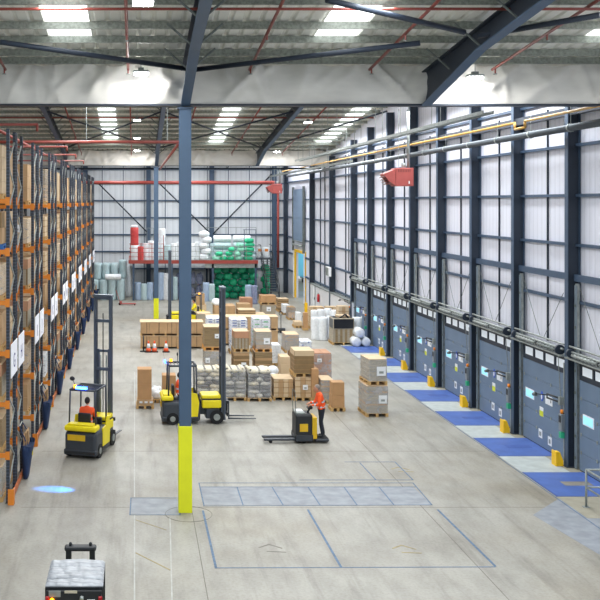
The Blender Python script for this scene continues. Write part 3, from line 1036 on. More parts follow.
def make_load(kind, w_, d_, h, seed=0, pal='wood', name=None, wrap=None, lab=None, over=0.0):
    """returns thing with origin at front centre of its foot; front faces -Y. h includes the pallet"""
    r = random.Random(seed)
    t = thing(name or 'pallet_load', 'x', 'pallet load')
    z0 = 0.0
    if pal:
        b = MB(); cut_pallet(b, -w_ / 2, w_ / 2, 0, d_, 0, pal); b.build('pallet', t)
        z0 = 0.142
    gh = h - z0
    gw, gd = w_ - 0.06 + over, d_ - 0.06 + over
    b = MB(); nm = 'cartons'
    if kind in ('cartons', 'cartons_light', 'cartons_pink', 'cartons_tall', 'cartons_mix'):
        m = {'cartons': 'card', 'cartons_light': 'card_light', 'cartons_pink': 'card_pink', 'cartons_tall': 'card_orange', 'cartons_mix': 'card'}[kind]
        nx = max(1, round(gw / 0.4)); ny = max(1, round(gd / 0.5)); nz = max(1, round(gh / (0.35 if kind != 'cartons_tall' else 0.6)))
        cartons(b, gw, gd, z0, gh, nx, ny, nz, m, r, m2='card_dark' if kind == 'cartons_mix' else None)
    elif kind == 'strips':       # upright bundles of flat cardboard
        n_ = max(3, round(gw / 0.22))
        for i in range(n_):
            x0 = -gw / 2 + gw * i / n_
            m = 'card' if i % 2 else 'card_light'
            b.box(x0 + .004, x0 + gw / n_ - .004, 0.0, gd, z0, z0 + gh - r.uniform(0.01, .03), m, 0.006)
            for k in range(3): b.box(x0 + .002, x0 + gw / n_ - .002, -0.004, gd + .004, z0 + gh * (0.2 + .3 * k), z0 + gh * (0.2 + .3 * k) + 0.03, 'tape')
        b.box(-gw / 2, gw / 2, -.0, gd, z0 + gh - 0.012, z0 + gh, 'card_light')
        nm = 'cardboard_bundles'
    elif kind in ('sheets', 'sheets_grey', 'sheets_dark'):
        m = {'sheets': 'card_sheets', 'sheets_grey': 'card_grey', 'sheets_dark': 'card_dark'}[kind]
        n_ = max(6, int(gh / 0.055))
        for k in range(n_):
            a = r.uniform(-0.012, 0.012); c = r.uniform(-0.008, .01)
            b.box(-gw / 2 + a, gw / 2 + a * .5, c, gd + c, z0 + gh * k / n_, z0 + gh * (k + 1) / n_ - .002, m if r.random() < .8 else 'card')
        b.box(-gw / 2 - .01, gw / 2 + .01, -.012, gd + .01, z0 + gh - .02, z0 + gh, 'card_light')
        nm = 'cardboard_sheets'
    elif kind == 'bigbox':
        b.box(-gw / 2, gw / 2, 0, gd, z0, z0 + gh - .03, 'card_dark' if seed % 2 else 'card', 0.012)
        b.box(-gw / 2 - .012, gw / 2 + .012, -.012, gd + .012, z0 + gh - .22, z0 + gh, 'card_light', 0.01)
        for k in range(3): b.box(-gw / 2 - .004, gw / 2 + .004, -.004, gd + .004, z0 + gh * (.15 + .22 * k), z0 + gh * (.15 + .22 * k) + .012, 'tape')
        nm = 'carton'
    elif kind == 'lidded':
        n_ = max(4, round(gw / 0.05))
        b.box(-gw / 2 + .02, gw / 2 - .02, .02, gd - .02, z0, z0 + gh * .62, 'card_dark')
        for i in range(n_):
            x0 = -gw / 2 + gw * i / n_
            b.box(x0 + .003, x0 + gw / n_ - .003, 0, .03, z0, z0 + gh * .62, 'card_grey' if i % 3 else 'card_dark')
        for i in range(round(gd / .05)):
            y0 = gd * i / round(gd / .05)
            for s in (-1, 1): b.box(s * gw / 2 - .015, s * gw / 2 + .015, y0 + .003, y0 + .047, z0, z0 + gh * .62, 'card_grey')
        b.box(-gw / 2 - .01, gw / 2 + .01, -.01, gd + .01, z0 + gh * .6, z0 + gh, 'card_pink', .012)
        b.box(-gw / 2 - .012, gw / 2 + .012, -.012, gd + .012, z0 + gh - .012, z0 + gh + .001, 'card_light')
    elif kind == 'bundles':      # plastic wrapped paper tubes in layers
        nz = max(3, round(gh / 0.16))
        for k in range(nz):
            zz = z0 + gh * k / nz; hh = gh / nz
            nseg = r.choice((2, 3))
            for s in range(nseg):
                m = ['bundle_light', 'bundle_dark', 'paper_grey', 'paper_cream'][r.randrange(4)]
                if k >= nz - 1: m = 'paper_cream'
                xa = -gw / 2 + gw * s / nseg; xb = xa + gw / nseg
                a = r.uniform(-.03, .03)
                for c in (0.12,): b.ball(((xa + xb) / 2, c, zz + hh / 2), ((xb - xa) / 2 + .01, .15, hh / 2 + .02), m, 12, 7)
                b.box(xa + .01, xb - .01, .05 + a, gd - .05, zz + .004, zz + hh - .004, m, .03, seg=2)
        for s in range(4):
            xx = -gw / 2 + .12 + s * (gw - .24) / 3
            if r.random() < .35: continue
            q = r.uniform(.05, .1); zq = z0 + gh - r.uniform(.0, .05); xx += r.uniform(-.05, .05); sh = r.uniform(-.08, .08)
            b.tube((xx, 0.02, zq), (xx + sh, gd - .1, zq), q, 'paper_cream', n=12)
            b.tube((xx, 0.012, zq), (xx, 0.03, zq), q * .6, 'bundle_dark', n=12)
        nm = 'wrapped_bundles'
    elif kind in ('sacks_blue', 'sacks_green'):
        mc = 'sack_blue' if kind == 'sacks_blue' else 'sack_green'
        nz = max(4, round(gh / 0.14))
        for k in range(nz):
            hh = gh / nz; zz = z0 + k * hh
            for i in range(2):
                x0 = -gw / 2 + gw * i / 2
                for j in range(2):
                    a = r.uniform(-.01, .01)
                    b.box(x0 + .01 + a, x0 + gw / 2 - .01 + a, gd * j / 2 + .01, gd * (j + 1) / 2 - .01, zz, zz + hh - .004, 'sack_white', .04, seg=2)
                if k % 2 == i % 2 or r.random() < .5:
                    b.box(x0 + .1, x0 + gw / 2 - .12, -.004 + .012, .02, zz + hh * .25, zz + hh * .72, mc)
            if k % 2: 
                b.box(-gw / 2 - .0, -gw / 2 + .02, .15, gd / 2 - .15, zz + hh * .25, zz + hh * .7, mc)
        nm = 'sacks'
    elif kind == 'crate':
        for k in range(3):
            b.box(-gw / 2, gw / 2, 0, .025, z0 + gh * k / 3, z0 + gh * (k + 1) / 3 - .012, 'card')
            b.box(-gw / 2, gw / 2, gd - .025, gd, z0 + gh * k / 3, z0 + gh * (k + 1) / 3 - .012, 'card')
            for s in (-1, 1): b.box(s * (gw / 2 - .012) - .012, s * (gw / 2 - .012) + .012, .025, gd - .025, z0 + gh * k / 3, z0 + gh * (k + 1) / 3 - .012, 'card')
        b.box(-gw / 2 + .02, gw / 2 - .02, .02, gd - .02, z0, z0 + gh * .96, 'card_light')
        for k in range(3): b.box(-gw / 2 + .1 + k * gw / 3.2, -gw / 2 + .22 + k * gw / 3.2, -.006, .0, z0 + gh * .4, z0 + gh * .75, 'paper_white')
        nm = 'crate'
    elif kind == 'bags':
        for i in range(7):
            b.ball((r.uniform(-gw / 3, gw / 3), gd / 2 + r.uniform(-gd / 4, gd / 4), z0 + gh * r.uniform(.25, .6)), (gw * .3, gd * .28, gh * r.uniform(.3, .4)), 'film_white', 12, 8, rot=(0, 0, r.uniform(0, 3)))
        b.box(-gw / 2 + .04, gw / 2 - .04, .05, gd - .05, z0, z0 + gh * .5, 'film_white', .08, seg=2)
        nm = 'plastic_bags'
    elif kind == 'white':
        cartons(b, gw, gd, z0, gh, 2, 2, max(2, round(gh / .3)), 'paper_white', r)
    elif kind == 'blackwrap':
        n_ = 9
        for i in range(n_):
            x0 = -gw / 2 + gw * i / n_
            b.box(x0 + .003, x0 + gw / n_ - .003, 0, gd, z0, z0 + gh * .52, 'card_sheets' if i % 2 else 'card_grey')
        b.box(-gw / 2 + .0, gw / 2, 0, gd, z0 + gh * .52, z0 + gh * .97, 'film_black', .05, seg=2)
        b.box(-gw / 4, gw / 3, .2, gd - .2, z0 + gh * .97, z0 + gh * 1.06, 'card_light', .01)
        b.tube((-.25, .1, z0 + gh * .95), (.1, .1, z0 + gh * 1.12), .04, 'film_black').tube((.1, .1, z0 + gh * 1.12), (.3, .15, z0 + gh * .98), .05, 'film_black')
        nm = 'black_wrapped_stack'
    goods = b.build(nm, t)
    if wrap:
        bb = MB()
        bb.box(-gw / 2 - .02, gw / 2 + .02, -.02, gd + .02, z0 - .03, z0 + gh * .97, wrap, .02)
        bb.build('stretch_wrap', t)
    if lab:
        lx, lz, lw, lh = lab
        MB().box(lx - lw / 2, lx + lw / 2, -.034, -.026, z0 + gh * lz - lh / 2, z0 + gh * lz + lh / 2, 'paper_white').box(lx - lw / 4, lx + lw / 4, -.036, -.034, z0 + gh * lz - lh / 4, z0 + gh * lz, 'galv').build('paper_label', t)
    return t


# rack load prototypes : 1.15 wide x 1.2 deep
RL = []
for (kind, wrap, lab, desc, hs) in (
        ('cartons', None, None, 'brown carton load', 1.0), ('cartons_light', 'wrap', (0.2, .6, .2, .25), 'pale carton load under clear film', .95),
        ('sheets', None, None, 'flat brown cardboard stack', .9), ('white', 'wrap', None, 'white wrapped carton load', 1.0),
        ('cartons_mix', None, (0.1, .5, .2, .2), 'brown and dark mixed carton load', 1.05), ('sheets_grey', 'wrap', None, 'greyish film wrapped cardboard stack', .95),
        ('lidded', None, None, 'lidded cardboard pallet box', 1.0), ('cartons_tall', None, None, 'orange-brown tall carton load', 1.05),
        ('bigbox', None, None, 'single large brown carton load', 1.0), ('strips', None, None, 'upright cardboard bundle load', .9)):
    for pal in ('wood',):
        RL.append((make_load(kind, 1.15, 1.2, hs, len(RL), pal, wrap=wrap, lab=lab), desc, hs))
RLB = make_load('cartons_mix', 1.15, 1.2, 1.0, 5, 'pallet_blue')
TALL = [(make_load('cartons_light', 1.15, 1.2, 1.45, 31, 'wood'), 'tall pale carton load'), (make_load('cartons', 1.15, 1.2, 1.35, 32, 'wood'), 'tall brown carton load'),
        (make_load('sheets', 1.15, 1.2, 1.4, 33, 'wood', wrap='wrap'), 'tall cardboard sheet load')]
used = set()


def place_rack_load(proto, loc, label):
    key = proto.name
    if key not in used:
        used.add(key); o = proto; o.location = loc; o['label'] = label
    else:
        o = dup(proto, loc, 0, label)
    return o


ri = 0
RK = {}
for i in range(9):
    for side in (0, 1):
        p = proto_a if i == 0 else proto_b
        RK[(i, side)] = p if (i, side) in ((0, 0), (1, 0)) else dup(p, (0, 0, 0))
for i, y0 in enumerate(ROWS):
    lv = LV1 if i == 0 else LV2
    for side in (0, 1):
        yy = y0 + 1.62 * side
        t = RK[(i, side)]
        t.location = (RX + 0.05, yy, 0)
        half = 'near' if side == 0 else 'far'
        t['label'] = 'black and orange pallet rack with end sign %s, %s half of the %s rack row' % (LET[ri], half, ORD[i + 1])
        t['group'] = 'pallet racks along the left side'
        # sign
        s = MB(); s.box(0.02, 0.035, 0.06, 1.36, -0.45, 0.45, 'sign_white').box(0.0, 0.02, 0.1, 0.14, -.4, .4, 'galv').box(0.0, 0.02, 1.26, 1.3, -.4, .4, 'galv')
        so = s.build('end_sign', t); so.location = (0.0, 0, 3.75)
        text_mesh('letter', LET[ri], 0.55, 'sign_ink', so, (0.037, 0.71, -0.08), (R(90), 0, R(90)), 0.003)
        ri += 1
        # loads
        for L in range(0, 7):
            z = 0.0 if L == 0 else lv[L - 1]
            lim = (lv[0] if L == 0 else 1.35) - 0.2
            where = 'on the floor' if L == 0 else '%s beam level' % ORD[L]
            suffix = ', %s, %s half of %s rack row' % (where, half, ORD[i + 1])
            loc = (RX - 0.72, yy + 0.1, z + 0.001)
            if L == 6:
                pr, desc = TALL[(i + side) % 3]
            elif L == 5 and i == 0 and side == 0:
                pr, desc = RLB, 'carton load on blue pallet'
            else:
                c = [q for q in RL if q[2] < lim + 0.001]
                if not c: c = [q for q in RL if q[2] < 1.0]
                q = c[rnd.randrange(len(c))]
                pr, desc = q[0], q[1]
                if L == 0 and i > 0 and q[2] > 0.84: 
                    continue
            place_rack_load(pr, loc, desc + suffix)
    # orange end guard and foot
    t = thing('rack_end_guard', 'orange steel floor guard along the end of the %s rack row' % ORD[i + 1], 'rack guard', (RX + 0.1, y0, 0))
    MB().box(-0.03, 0.02, 0.1, 2.95, 0.06, 0.2, 'guard_orange').box(-.02, .02, .1, .2, 0, .06, 'guard_orange').box(-.02, .02, 2.85, 2.95, 0, .06, 'guard_orange').build('rail', t)
    MB().box(-0.08, 0.08, -0.16, -0.13, 0, 0.42, 'rack_orange', .005).box(-0.06, 0.08, -.13, 0.08, 0, .04, 'rack_orange').box(0.05, .08, -.13, .06, .0, .42, 'rack_orange', .004).build('corner_foot', t)
    # blue bag
    t = thing('waste_sack', 'navy blue waste sack hung at the end of the %s rack row from the camera' % ORD[i + 1], 'sack', (RX + 0.25, y0 + 2.42, 0))
    b = MB(); bm = b.bm; b.mi('navy')
    rings = []
    for k in range(7):
        v = k / 6; z = 0.02 + 1.0 * v
        hy = 0.28 + 0.24 * v; hx = 0.07 + 0.12 * v
        ring = []
        for a in range(20):
            an = 2 * PI * a / 20
            rr = 1 + 0.05 * math.sin(an * 5 + k)
            ring.append(bm.verts.new((hx * math.copysign(abs(math.cos(an)) ** .7, math.cos(an)) * rr - .04 * (1 - v), hy * math.copysign(abs(math.sin(an)) ** .7, math.sin(an)) * rr, z + 0.03 * math.sin(an * 2) * v)))
        rings.append(ring)
    for k in range(6):
        for a in range(20):
            f = bm.faces.new((rings[k][a], rings[k][(a + 1) % 20], rings[k + 1][(a + 1) % 20], rings[k + 1][a])); f.smooth = True
    bm.faces.new(rings[0][::-1])
    ins = [bm.verts.new((v.co.x * .93, v.co.y * .93, v.co.z - .12)) for v in rings[6]]
    for a in range(20): bm.faces.new((rings[6][a], rings[6][(a + 1) % 20], ins[(a + 1) % 20], ins[a]))
    bm.faces.new(ins)
    b.build('sack_body', t)
    b = MB(); b.torus((0.135, 0.0, 0.75), 0.1, 0.015, 'logo_yellow', 'X', n=14, k=5); b.build('yellow_emblem', t)
    b = MB(); b.tube((0, -.45, 1.15), (-.2, -.3, 1.55), .015, 'navy', n=6).tube((0, .45, 1.15), (-.2, .3, 1.55), .015, 'navy', n=6).tube((-.2, -.3, 1.55), (-.2, .3, 1.55), .018, 'galv', n=6); b.build('strap', t)
    b = MB()
    for k in range(3): b.box(-.1 + .05 * k, -.07 + .05 * k, -.25 + .1 * k, .2, .98, 1.28 + .06 * k, 'card', rot=(.1 * k, 0, 0))
    b.build('waste_card', t)


# ================================================================== GOODS ON THE FLOOR
def mload(kind, px0, px1, ytop, ybase, dep, label, d=None, seed=0, pal='wood', wrap=None, lab=None, rz=0.0, name=None, cat=None):
    d_ = d or D_(ybase)
    z = 0.0 if d is None else max(0.0, Z_(ybase, d_))
    w_ = (px1 - px0) * d_ / F
    h = Z_(ytop, d_) - z
    t = make_load(kind, w_, dep, h, seed, pal, wrap=wrap, lab=lab)
    cx = X_((px0 + px1) / 2, d_)
    t.location = (cx, d_, z + 0.001); t.rotation_euler = (0, 0, rz)
    t['label'] = label
    if name: t.name = name
    if cat: t['category'] = cat
    return t


def atop(base, kind, w_, dep, h, label, dx=0.0, dy=0.0, **k):
    """a load standing on another load"""
    t = make_load(kind, w_, dep, h, **k)
    top = 0
    for ch in base.children:
        for v in ch.bound_box: top = max(top, v[2])
    t.location = (base.location.x + dx, base.location.y + dy, base.location.z + top + 0.004)
    t.rotation_euler = base.rotation_euler
    t['label'] = label
    return t


WL = (0.12, .55, .24, .24)
# right foreground double stack
s1 = mload('sheets_grey', 366, 388.5, 385.5, 417, 1.2, 'film wrapped cardboard pallet at the bottom of the lone right stack', seed=1, wrap='wrap_heavy', lab=(0.2, .5, .3, .3), rz=0.03)
s2 = atop(s1, 'sheets_grey', 0.84, 1.2, 1.17, 'film wrapped cardboard pallet on top of the lone right stack', seed=2, wrap='wrap_heavy', lab=(0.1, .45, .32, .34), rz=0) if False else None
s2 = make_load('sheets_grey', 0.72, 1.15, 0.96, 2, 'wood', wrap='wrap', lab=(0.12, .45, .34, .34))
s2.location = (s1.location.x + 0.03, s1.location.y + .02, 1.19); s2.rotation_euler = (0, 0, 0.06); s2['label'] = 'film wrapped cardboard pallet on top of the lone right stack'
# front row
mload('bundles', 196, 222, 369, 400, 1.1, 'grey wrapped bundle pallet directly behind the yellow truck mast', seed=3, wrap='wrap')
mload('bundles', 223.5, 246.5, 369, 401, 1.1, 'grey wrapped bundle pallet in the middle of the front row of three', seed=4, wrap='wrap')
mload('bundles', 247.5, 272, 370, 401.5, 1.1, 'grey wrapped bundle pallet at the right of the front row of three', seed=5, wrap='wrap')
c1 = mload('strips', 273, 294, 379, 400.5, 1.2, 'pallet of upright brown cardboard bundles right of the grey wrapped row', seed=6)
c2 = mload('strips', 294.5, 312, 377, 401, 1.2, 'pallet of cardboard bundles with white label under the big brown box', seed=7, lab=(0.08, .5, .2, .2))
atop(c2, 'bigbox', 0.84, 1.15, 1.05, 'big brown lidded box stacked above the cardboard bundle pallets', dx=0.04, seed=1)
mload('cartons_pink', 314, 332, 353, 393, 1.2, 'tall film wrapped carton pallet behind the big brown box', seed=9, wrap='wrap_heavy', lab=(-.15, .8, .2, .15))
mload('cartons_tall', 311, 319.5, 369, 402, 0.6, 'narrow tall brown carton stack behind the walking truck operator', seed=10)
mload('sheets_grey', 321, 334, 380, 404, 1.1, 'low film wrapped stack with white top sheet behind the operator', seed=11, wrap='wrap_heavy')
sb = mload('cartons_tall', 331, 345.5, 395.5, 411.5, 0.6, 'lower brown carton of the small two-box stack right of the operator', seed=14)
sb2 = atop(sb, 'cartons_tall', 0.54, 0.55, 0.5, 'upper brown carton of the small two-box stack right of the operator', seed=15, pal=None)
# left small stacks
la = mload('crate', 136, 154, 400, 409, 0.75, 'low brown crate with white labels on a pallet at left', seed=16)
lb = atop(la, 'cartons_tall', 0.62, 0.7, 0.6, 'lower tall carton on the labelled crate at left', dx=-0.02, dy=0.03, seed=17, pal=None)
atop(lb, 'cartons_tall', 0.62, 0.7, 0.58, 'upper tall carton on the labelled crate at left', seed=18, pal=None)
lc = mload('cartons_tall', 161, 177, 389, 409, 0.8, 'lower brown carton pallet behind the left yellow truck driver', seed=19)
atop(lc, 'cartons_tall', 0.6, 0.7, 0.52, 'upper brown carton behind the left yellow truck driver', seed=20, pal=None)
mload('bags', 152, 163, 385, 403, 0.8, 'heap of white plastic wrap on a pallet between two carton stacks', seed=21)
# second row : two-high loads
r1 = mload('sheets_grey', 204, 221, 350.5, 378, 1.2, 'lower wrapped cardboard load behind the mast, labelled at its left', seed=22, wrap='wrap_heavy', lab=(-.22, .6, .2, .22))
r1b = atop(r1, 'sheets', 0.80, 1.15, 1.07, 'upper brown cardboard load on orange pallet behind the mast', seed=23, pal='wood_orange', lab=(.2, .55, .2, .2))
r2 = mload('sheets_dark', 233, 250, 352, 378.5, 1.2, 'lower brown cardboard load, left of the two centre stacks', seed=24, lab=(.1, .45, .22, .22))
r2b = atop(r2, 'lidded', 0.72, 1.1, 0.93, 'upper ribbed carton with pinkish lid, left of the two centre stacks', seed=25)
r3 = mload('sheets', 254.5, 273, 352, 377, 1.2, 'lower brown cardboard load, right of the two centre stacks', seed=26)
r3b = atop(r3, 'sheets_grey', 0.76, 1.1, 0.93, 'upper white filmed cardboard load with big label, right of two centre stacks', seed=27, pal='wood_orange', wrap='wrap', lab=(.14, .45, .28, .28))
mload('bags', 256, 278.5, 366, 385.5, 1.2, 'low pallet heaped with white plastic film below the centre stacks', seed=28)
r4 = mload('cartons_light', 280, 291, 357, 383, 1.0, 'pale carton load below the leaning wrapped cardboard stack', seed=29)
r5 = mload('cartons', 290.5, 300, 353, 375, 1.2, 'brown carton load under the wrapped stack with pale top', seed=30)
r5b = mload('sheets_grey', 285, 299.5, 334.5, 353, 1.2, 'wrapped cardboard stack with pale brown top left of blue pallet', d=r5.location.y, seed=31, wrap='wrap_heavy')
mload('white', 272, 281, 345, 366, 1.0, 'white wrapped pallet load right of the centre stacks', seed=32, wrap='wrap')
# sacks
mload('sacks_blue', 206, 223, 318, 354, 1.1, 'tall stack of white and blue sacks behind the mast', seed=33, wrap='wrap')
mload('sacks_blue', 230, 248, 319, 354, 1.1, 'tall stack of white and blue sacks left of the green lettered one', seed=34, wrap='wrap')
mload('sacks_green', 252.5, 271, 318, 354, 1.1, 'tall stack of white sacks with green lettering', seed=35, wrap='wrap')


def long_box(px0, px1, y0, y1, d, z, label, m='card'):
    t = thing('long_carton_row', label, 'long carton')
    x0, x1 = X_(px0, d), X_(px1, d)
    h = (y1 - y0) * d / F
    b = MB()
    n_ = 7; L = (x1 - x0) / n_
    for i in range(n_): b.box(x0 + L * i + .006, x0 + L * (i + 1) - .006, d, d + 1.15, z + .1, z + h, m, .008)
    b.build('cartons', t)
    MB().box(x0 - .03, x1 + .03, d - .02, d + 1.17, z + h + .002, z + h + .03, 'card_light').build('top_sheet', t)
    b = MB()
    for i in range(6):
        xx = x0 + (x1 - x0 - .1) * i / 5
        b.box(xx, xx + .1, d, d + 1.1, z, z + .095, 'wood')
    b.build('skids', t)
    b = MB()
    for i in range(5): b.box(x0 + (x1 - x0) * (i + .5) / 5 - .012, x0 + (x1 - x0) * (i + .5) / 5 + .012, d - .006, d - .001, z + .1, z + h, 'film_black')
    b.build('strapping', t)
    # origin at the base
    return t


dl = 51.8
long_box(140.5, 203, 336.5, 349, dl, 0.0, 'lower long brown carton row behind the traffic cones')
long_box(140.5, 203, 322.5, 335.5, dl, 0.72, 'upper long brown carton row above the traffic cones')
long_box(207, 278, 334, 348.5, 53.0, 0.0, 'lower long carton row behind the white sack stacks')
long_box(207, 278, 320, 333, 53.0, 0.84, 'upper long carton row behind the white sack stacks')


def cone(px, py, label, s=1.0):
    x, y = fp(px, py)
    t = thing('traffic_cone', label, 'cone', (x, y, 0), group='traffic cones before the long cartons')
    MB().box(-.19, .19, -.19, .19, 0, .04, 'rubber', .01).build('base', t)
    b = MB(); b.tube((0, 0, .04), (0, 0, .22), .14, 'cone_orange', .11, n=16).tube((0, 0, .22), (0, 0, .46), .11, 'film_white', .06, n=16).tube((0, 0, .46), (0, 0, .6), .06, 'cone_orange', .035, n=16)
    b.build('cone_body', t)


for px, nm in ((148.5, 'leftmost of three'), (154.5, 'middle of three'), (166, 'rightmost of three')):
    cone(px, 352, 'orange and white traffic cone before the long cartons, ' + nm)
t = thing('barrier_post', 'thin black post standing left of the traffic cones', 'post', (X_(143.5, 50.8), 50.8, 0))
MB().tube((0, 0, 0.02), (0, 0, .85), .035, 'plastic_black').build('pole', t)
MB().tube((0, 0, 0), (0, 0, .03), .2, 'rubber', n=16).build('base', t)

# middle distance
m1 = mload('cartons', 214, 236, 306, 329, 1.6, 'broad brown carton block behind the mast top', seed=40)
atop(m1, 'bags', 0.9, 1.1, 0.45, 'clear film bundle on the broad brown carton block', seed=41, pal=None, dx=-.3, dy=.2)
m2 = mload('sheets_dark', 238, 256, 310, 330, 1.3, 'flat brown cardboard pallet with pale top, left of a pair', seed=42)
m3 = mload('cartons_light', 255.5, 266, 314, 330, 1.2, 'flat pale carton pallet with pale top, right of a pair', seed=43)
m4 = mload('cartons', 237, 251, 304, 318, 1.2, 'brown carton pallet behind the flat cardboard pair', seed=44)
m5 = mload('sheets_grey', 261.5, 276, 304.5, 318, 1.2, 'grey wrapped cardboard under the wide orange-brown cartons', seed=45, lab=(.0, .6, .3, .3))
atop(m5, 'cartons_tall', 1.12, 1.15, 0.6, 'wide orange-brown cartons on the grey wrapped cardboard', seed=46, dx=-.02)
mload('sheets_dark', 278, 289, 299, 312, 1.2, 'brown cardboard stack with pale top before the stairs', seed=47)
mload('cartons_pink', 240, 253, 298, 310, 1.1, 'pinkish carton stack with open flaps below the green bags', seed=48)
m6 = mload('cartons_light', 194, 207, 305, 322, 1.2, 'pale carton stack right of the distant yellow truck', seed=49)
atop(m6, 'cartons', 0.62, 0.7, 0.75, 'small brown carton atop the pale stack by the distant truck', seed=50, pal=None)
mload('sheets_grey', 197, 211, 313.5, 332, 1.2, 'grey topped cardboard load behind the long cartons', seed=51)
mload('white', 268, 275, 320, 336, 0.8, 'small white carton stack beside the parked hand truck', seed=52) if False else None
mload('white', 283, 290, 305, 315, 1.1, 'small white wrapped load near the far stairs', seed=53, wrap='wrap')
mload('cartons_mix', 288.5, 296, 307.5, 320, 1.2, 'mixed brown and grey carton load near the tall open door', seed=54, wrap='wrap_heavy')
mload('white', 296.5, 302, 313, 324, .9, 'white boxed load below the tall open door', seed=55)
g = mload('cartons_light', 294.5, 303, 322, 328, 1.0, 'low pale carton pallet with green wrapping at its left', seed=56)
mload('cartons_tall', 303.5, 308.5, 313, 330.5, 0.5, 'slim brown upright carton beside the yellow bollard', seed=57)
mload('strips', 309, 324.5, 307, 328.7, .8, 'tall pale brown cardboard bundles behind the white film rolls', seed=58)
mload('strips', 326, 337, 307, 328.7, .8, 'pale brown cardboard bundles against the white wall, left one', seed=59)
mload('strips', 338, 349.5, 306.5, 334.6, .8, 'pale brown cardboard bundles against the white wall, right one', seed=60)
mload('blackwrap', 332.5, 355, 317.5, 345, 1.2, 'cardboard pallet with black plastic over its top by the docks', seed=61)
mload('sacks_blue', 299.5, 312.5, 341, 355, 1.1, 'low blue and white wrapped pallet behind the big brown box', seed=62, wrap='wrap')


# ================================================================== ROLLS AND BAGS
def roll(name, x, y, z, r, h, m, label, group=None, lying=None, cat='roll', n=14):
    b = MB(); bm = b.bm; b.mi(m)
    rg = random.Random(int(x * 97 + y * 31 + z * 7))
    rings = []
    K = 6
    prof = [(0.0, .25), (0.0, .93), (0.04, 1.0)] + [(0.04 + .92 * k / K, 1 + rg.uniform(-.05, .04)) for k in range(1, K)] + [(0.96, 1.0), (1.0, .9), (1.0, .28), (.94, .22)]
    for (v, s) in prof:
        rings.append([bm.verts.new((r * s * (1 + rg.uniform(-.02, .02)) * math.cos(2 * PI * a / n), r * s * math.sin(2 * PI * a / n), h * v)) for a in range(n)])
    for i in range(len(rings) - 1):
        for a in range(n):
            f = bm.faces.new((rings[i][a], rings[i][(a + 1) % n], rings[i + 1][(a + 1) % n], rings[i + 1][a])); f.smooth = True
    bm.faces.new(rings[0][::-1]); bm.faces.new(rings[-1])
    if lying:
        rot = {'Y': Euler((R(-90), 0, 0)), 'X': Euler((0, R(90), 0))}[lying].to_matrix().to_4x4()
        bmesh.ops.transform(bm, matrix=Matrix.Translation((0, 0, r)) @ rot, verts=bm.verts)
    o = b.build(name, loc=(x, y, z + .001))
    return tag(o, label, cat, group)


def bag(name, c, rad, m, label, group=None, seed=0, cat='bag', rz=0.0):
    b = MB(); vs = b.ball((0, 0, 0), (1, 1, 1), m, 16, 10).last
    rg = random.Random(seed)
    ph = [rg.uniform(0, 6) for _ in range(6)]
    for v in vs:
        p = v.co.normalized()
        q = Vector((math.copysign(abs(p.x) ** .72, p.x), math.copysign(abs(p.y) ** .72, p.y), math.copysign(abs(p.z) ** .8, p.z)))
        s = 1 + .06 * math.sin(6 * p.x + ph[0]) + .05 * math.sin(9 * p.y + ph[1] + 3 * p.z) + .04 * math.sin(13 * p.z + ph[2] + 5 * p.x)
        v.co = Vector((q.x * rad[0] * s, q.y * rad[1] * s, q.z * rad[2] * s))
    o = b.build(name, loc=c); o.rotation_euler = (0, 0, rz)
    return tag(o, label, cat, group)


def X1(px, y): return X_(px, y)


# film rolls left of the mezzanine
GA = 'aqua film rolls stacked by the far wall'
for k in range(4):
    for j in range(3):
        roll('film_roll', X1(95 + 8.6 * k, 78), 77.6 + 0.72 * j, 0, .33, 1.65, 'film_aqua', 'aqua film roll by the far wall, lower tier, %s row, %s from left' % (('front', 'middle', 'back')[j], ORD[k + 1]), GA)
        if not (k == 3 and j == 0):
            roll('film_roll', X1(98 + 8.2 * k, 78.6), 78.3 + .72 * j, 1.66, .32, 1.25 if k < 3 else 1.5, 'film_aqua', 'aqua film roll by the far wall, upper tier, %s row, %s from left' % (('front', 'middle', 'back')[j], ORD[k + 1]), GA)
roll('film_roll', X1(105, 77.0), 77.35, 1.66, .24, 1.3, 'film_white', 'whitish film roll lying across the aqua film rolls', GA, lying='X')
roll('film_roll', X1(129, 80.5), 80.5, 0, .27, 2.6, 'film_white', 'lone tall white roll standing beside the aqua film rolls')
# hand pallet truck red
# mezzanine
MX0, MX1, MY0, MY1, MZ = -0.55, 9.9, 77.0, 84.0, 3.2
t = thing('mezzanine', 'red edged steel mezzanine platform against the far wall', 'mezzanine', (4.6, MY0, 0))
def rel(o): o.location = o.location - Vector((4.6, MY0, 0)); return o
rel(MB().box(MX0, MX1, MY0 + .08, MY1, MZ - .16, MZ - .0, 'galv').build('deck', t))
rel(MB().box(MX0, MX1, MY0, MY0 + .08, MZ - .2, MZ + .08, 'beam_red').box(MX0 - .06, MX0, MY0, MY1, MZ - .2, MZ + .08, 'beam_red').build('edge_beam', t))
rel(MB().box(X1(205, MY0), MX1, MY0 + .1, MY0 + .2, MZ - .55, MZ - .18, 'galv').build('fascia', t))
for px in (133.5, 172, 213, 256):
    rel(MB().box(X1(px, MY0) - .08, X1(px, MY0) + .08, MY0 + .1, MY0 + .26, 0, MZ - .17, 'slate').build('leg', t))
    rel(MB().box(X1(px, MY0) - .08, X1(px, MY0) + .08, MY1 - .3, MY1 - .14, 0, MZ - .17, 'slate').build('leg', t))
b = MB()
for i in range(4): b.tube((MX0, MY0 + .04, MZ + .35 * (i + 1)), (X1(164, MY0), MY0 + .04, MZ + .35 * (i + 1)), .022, 'beam_red', n=6)
for px in (130.5, 141, 152, 163.5): b.tube((X1(px, MY0), MY0 + .04, MZ + .08), (X1(px, MY0), MY0 + .04, MZ + (1.45 if px < 160 else 2.1)), .035, 'beam_red', n=6)
rel(b.build('red_railing', t))
b = MB()
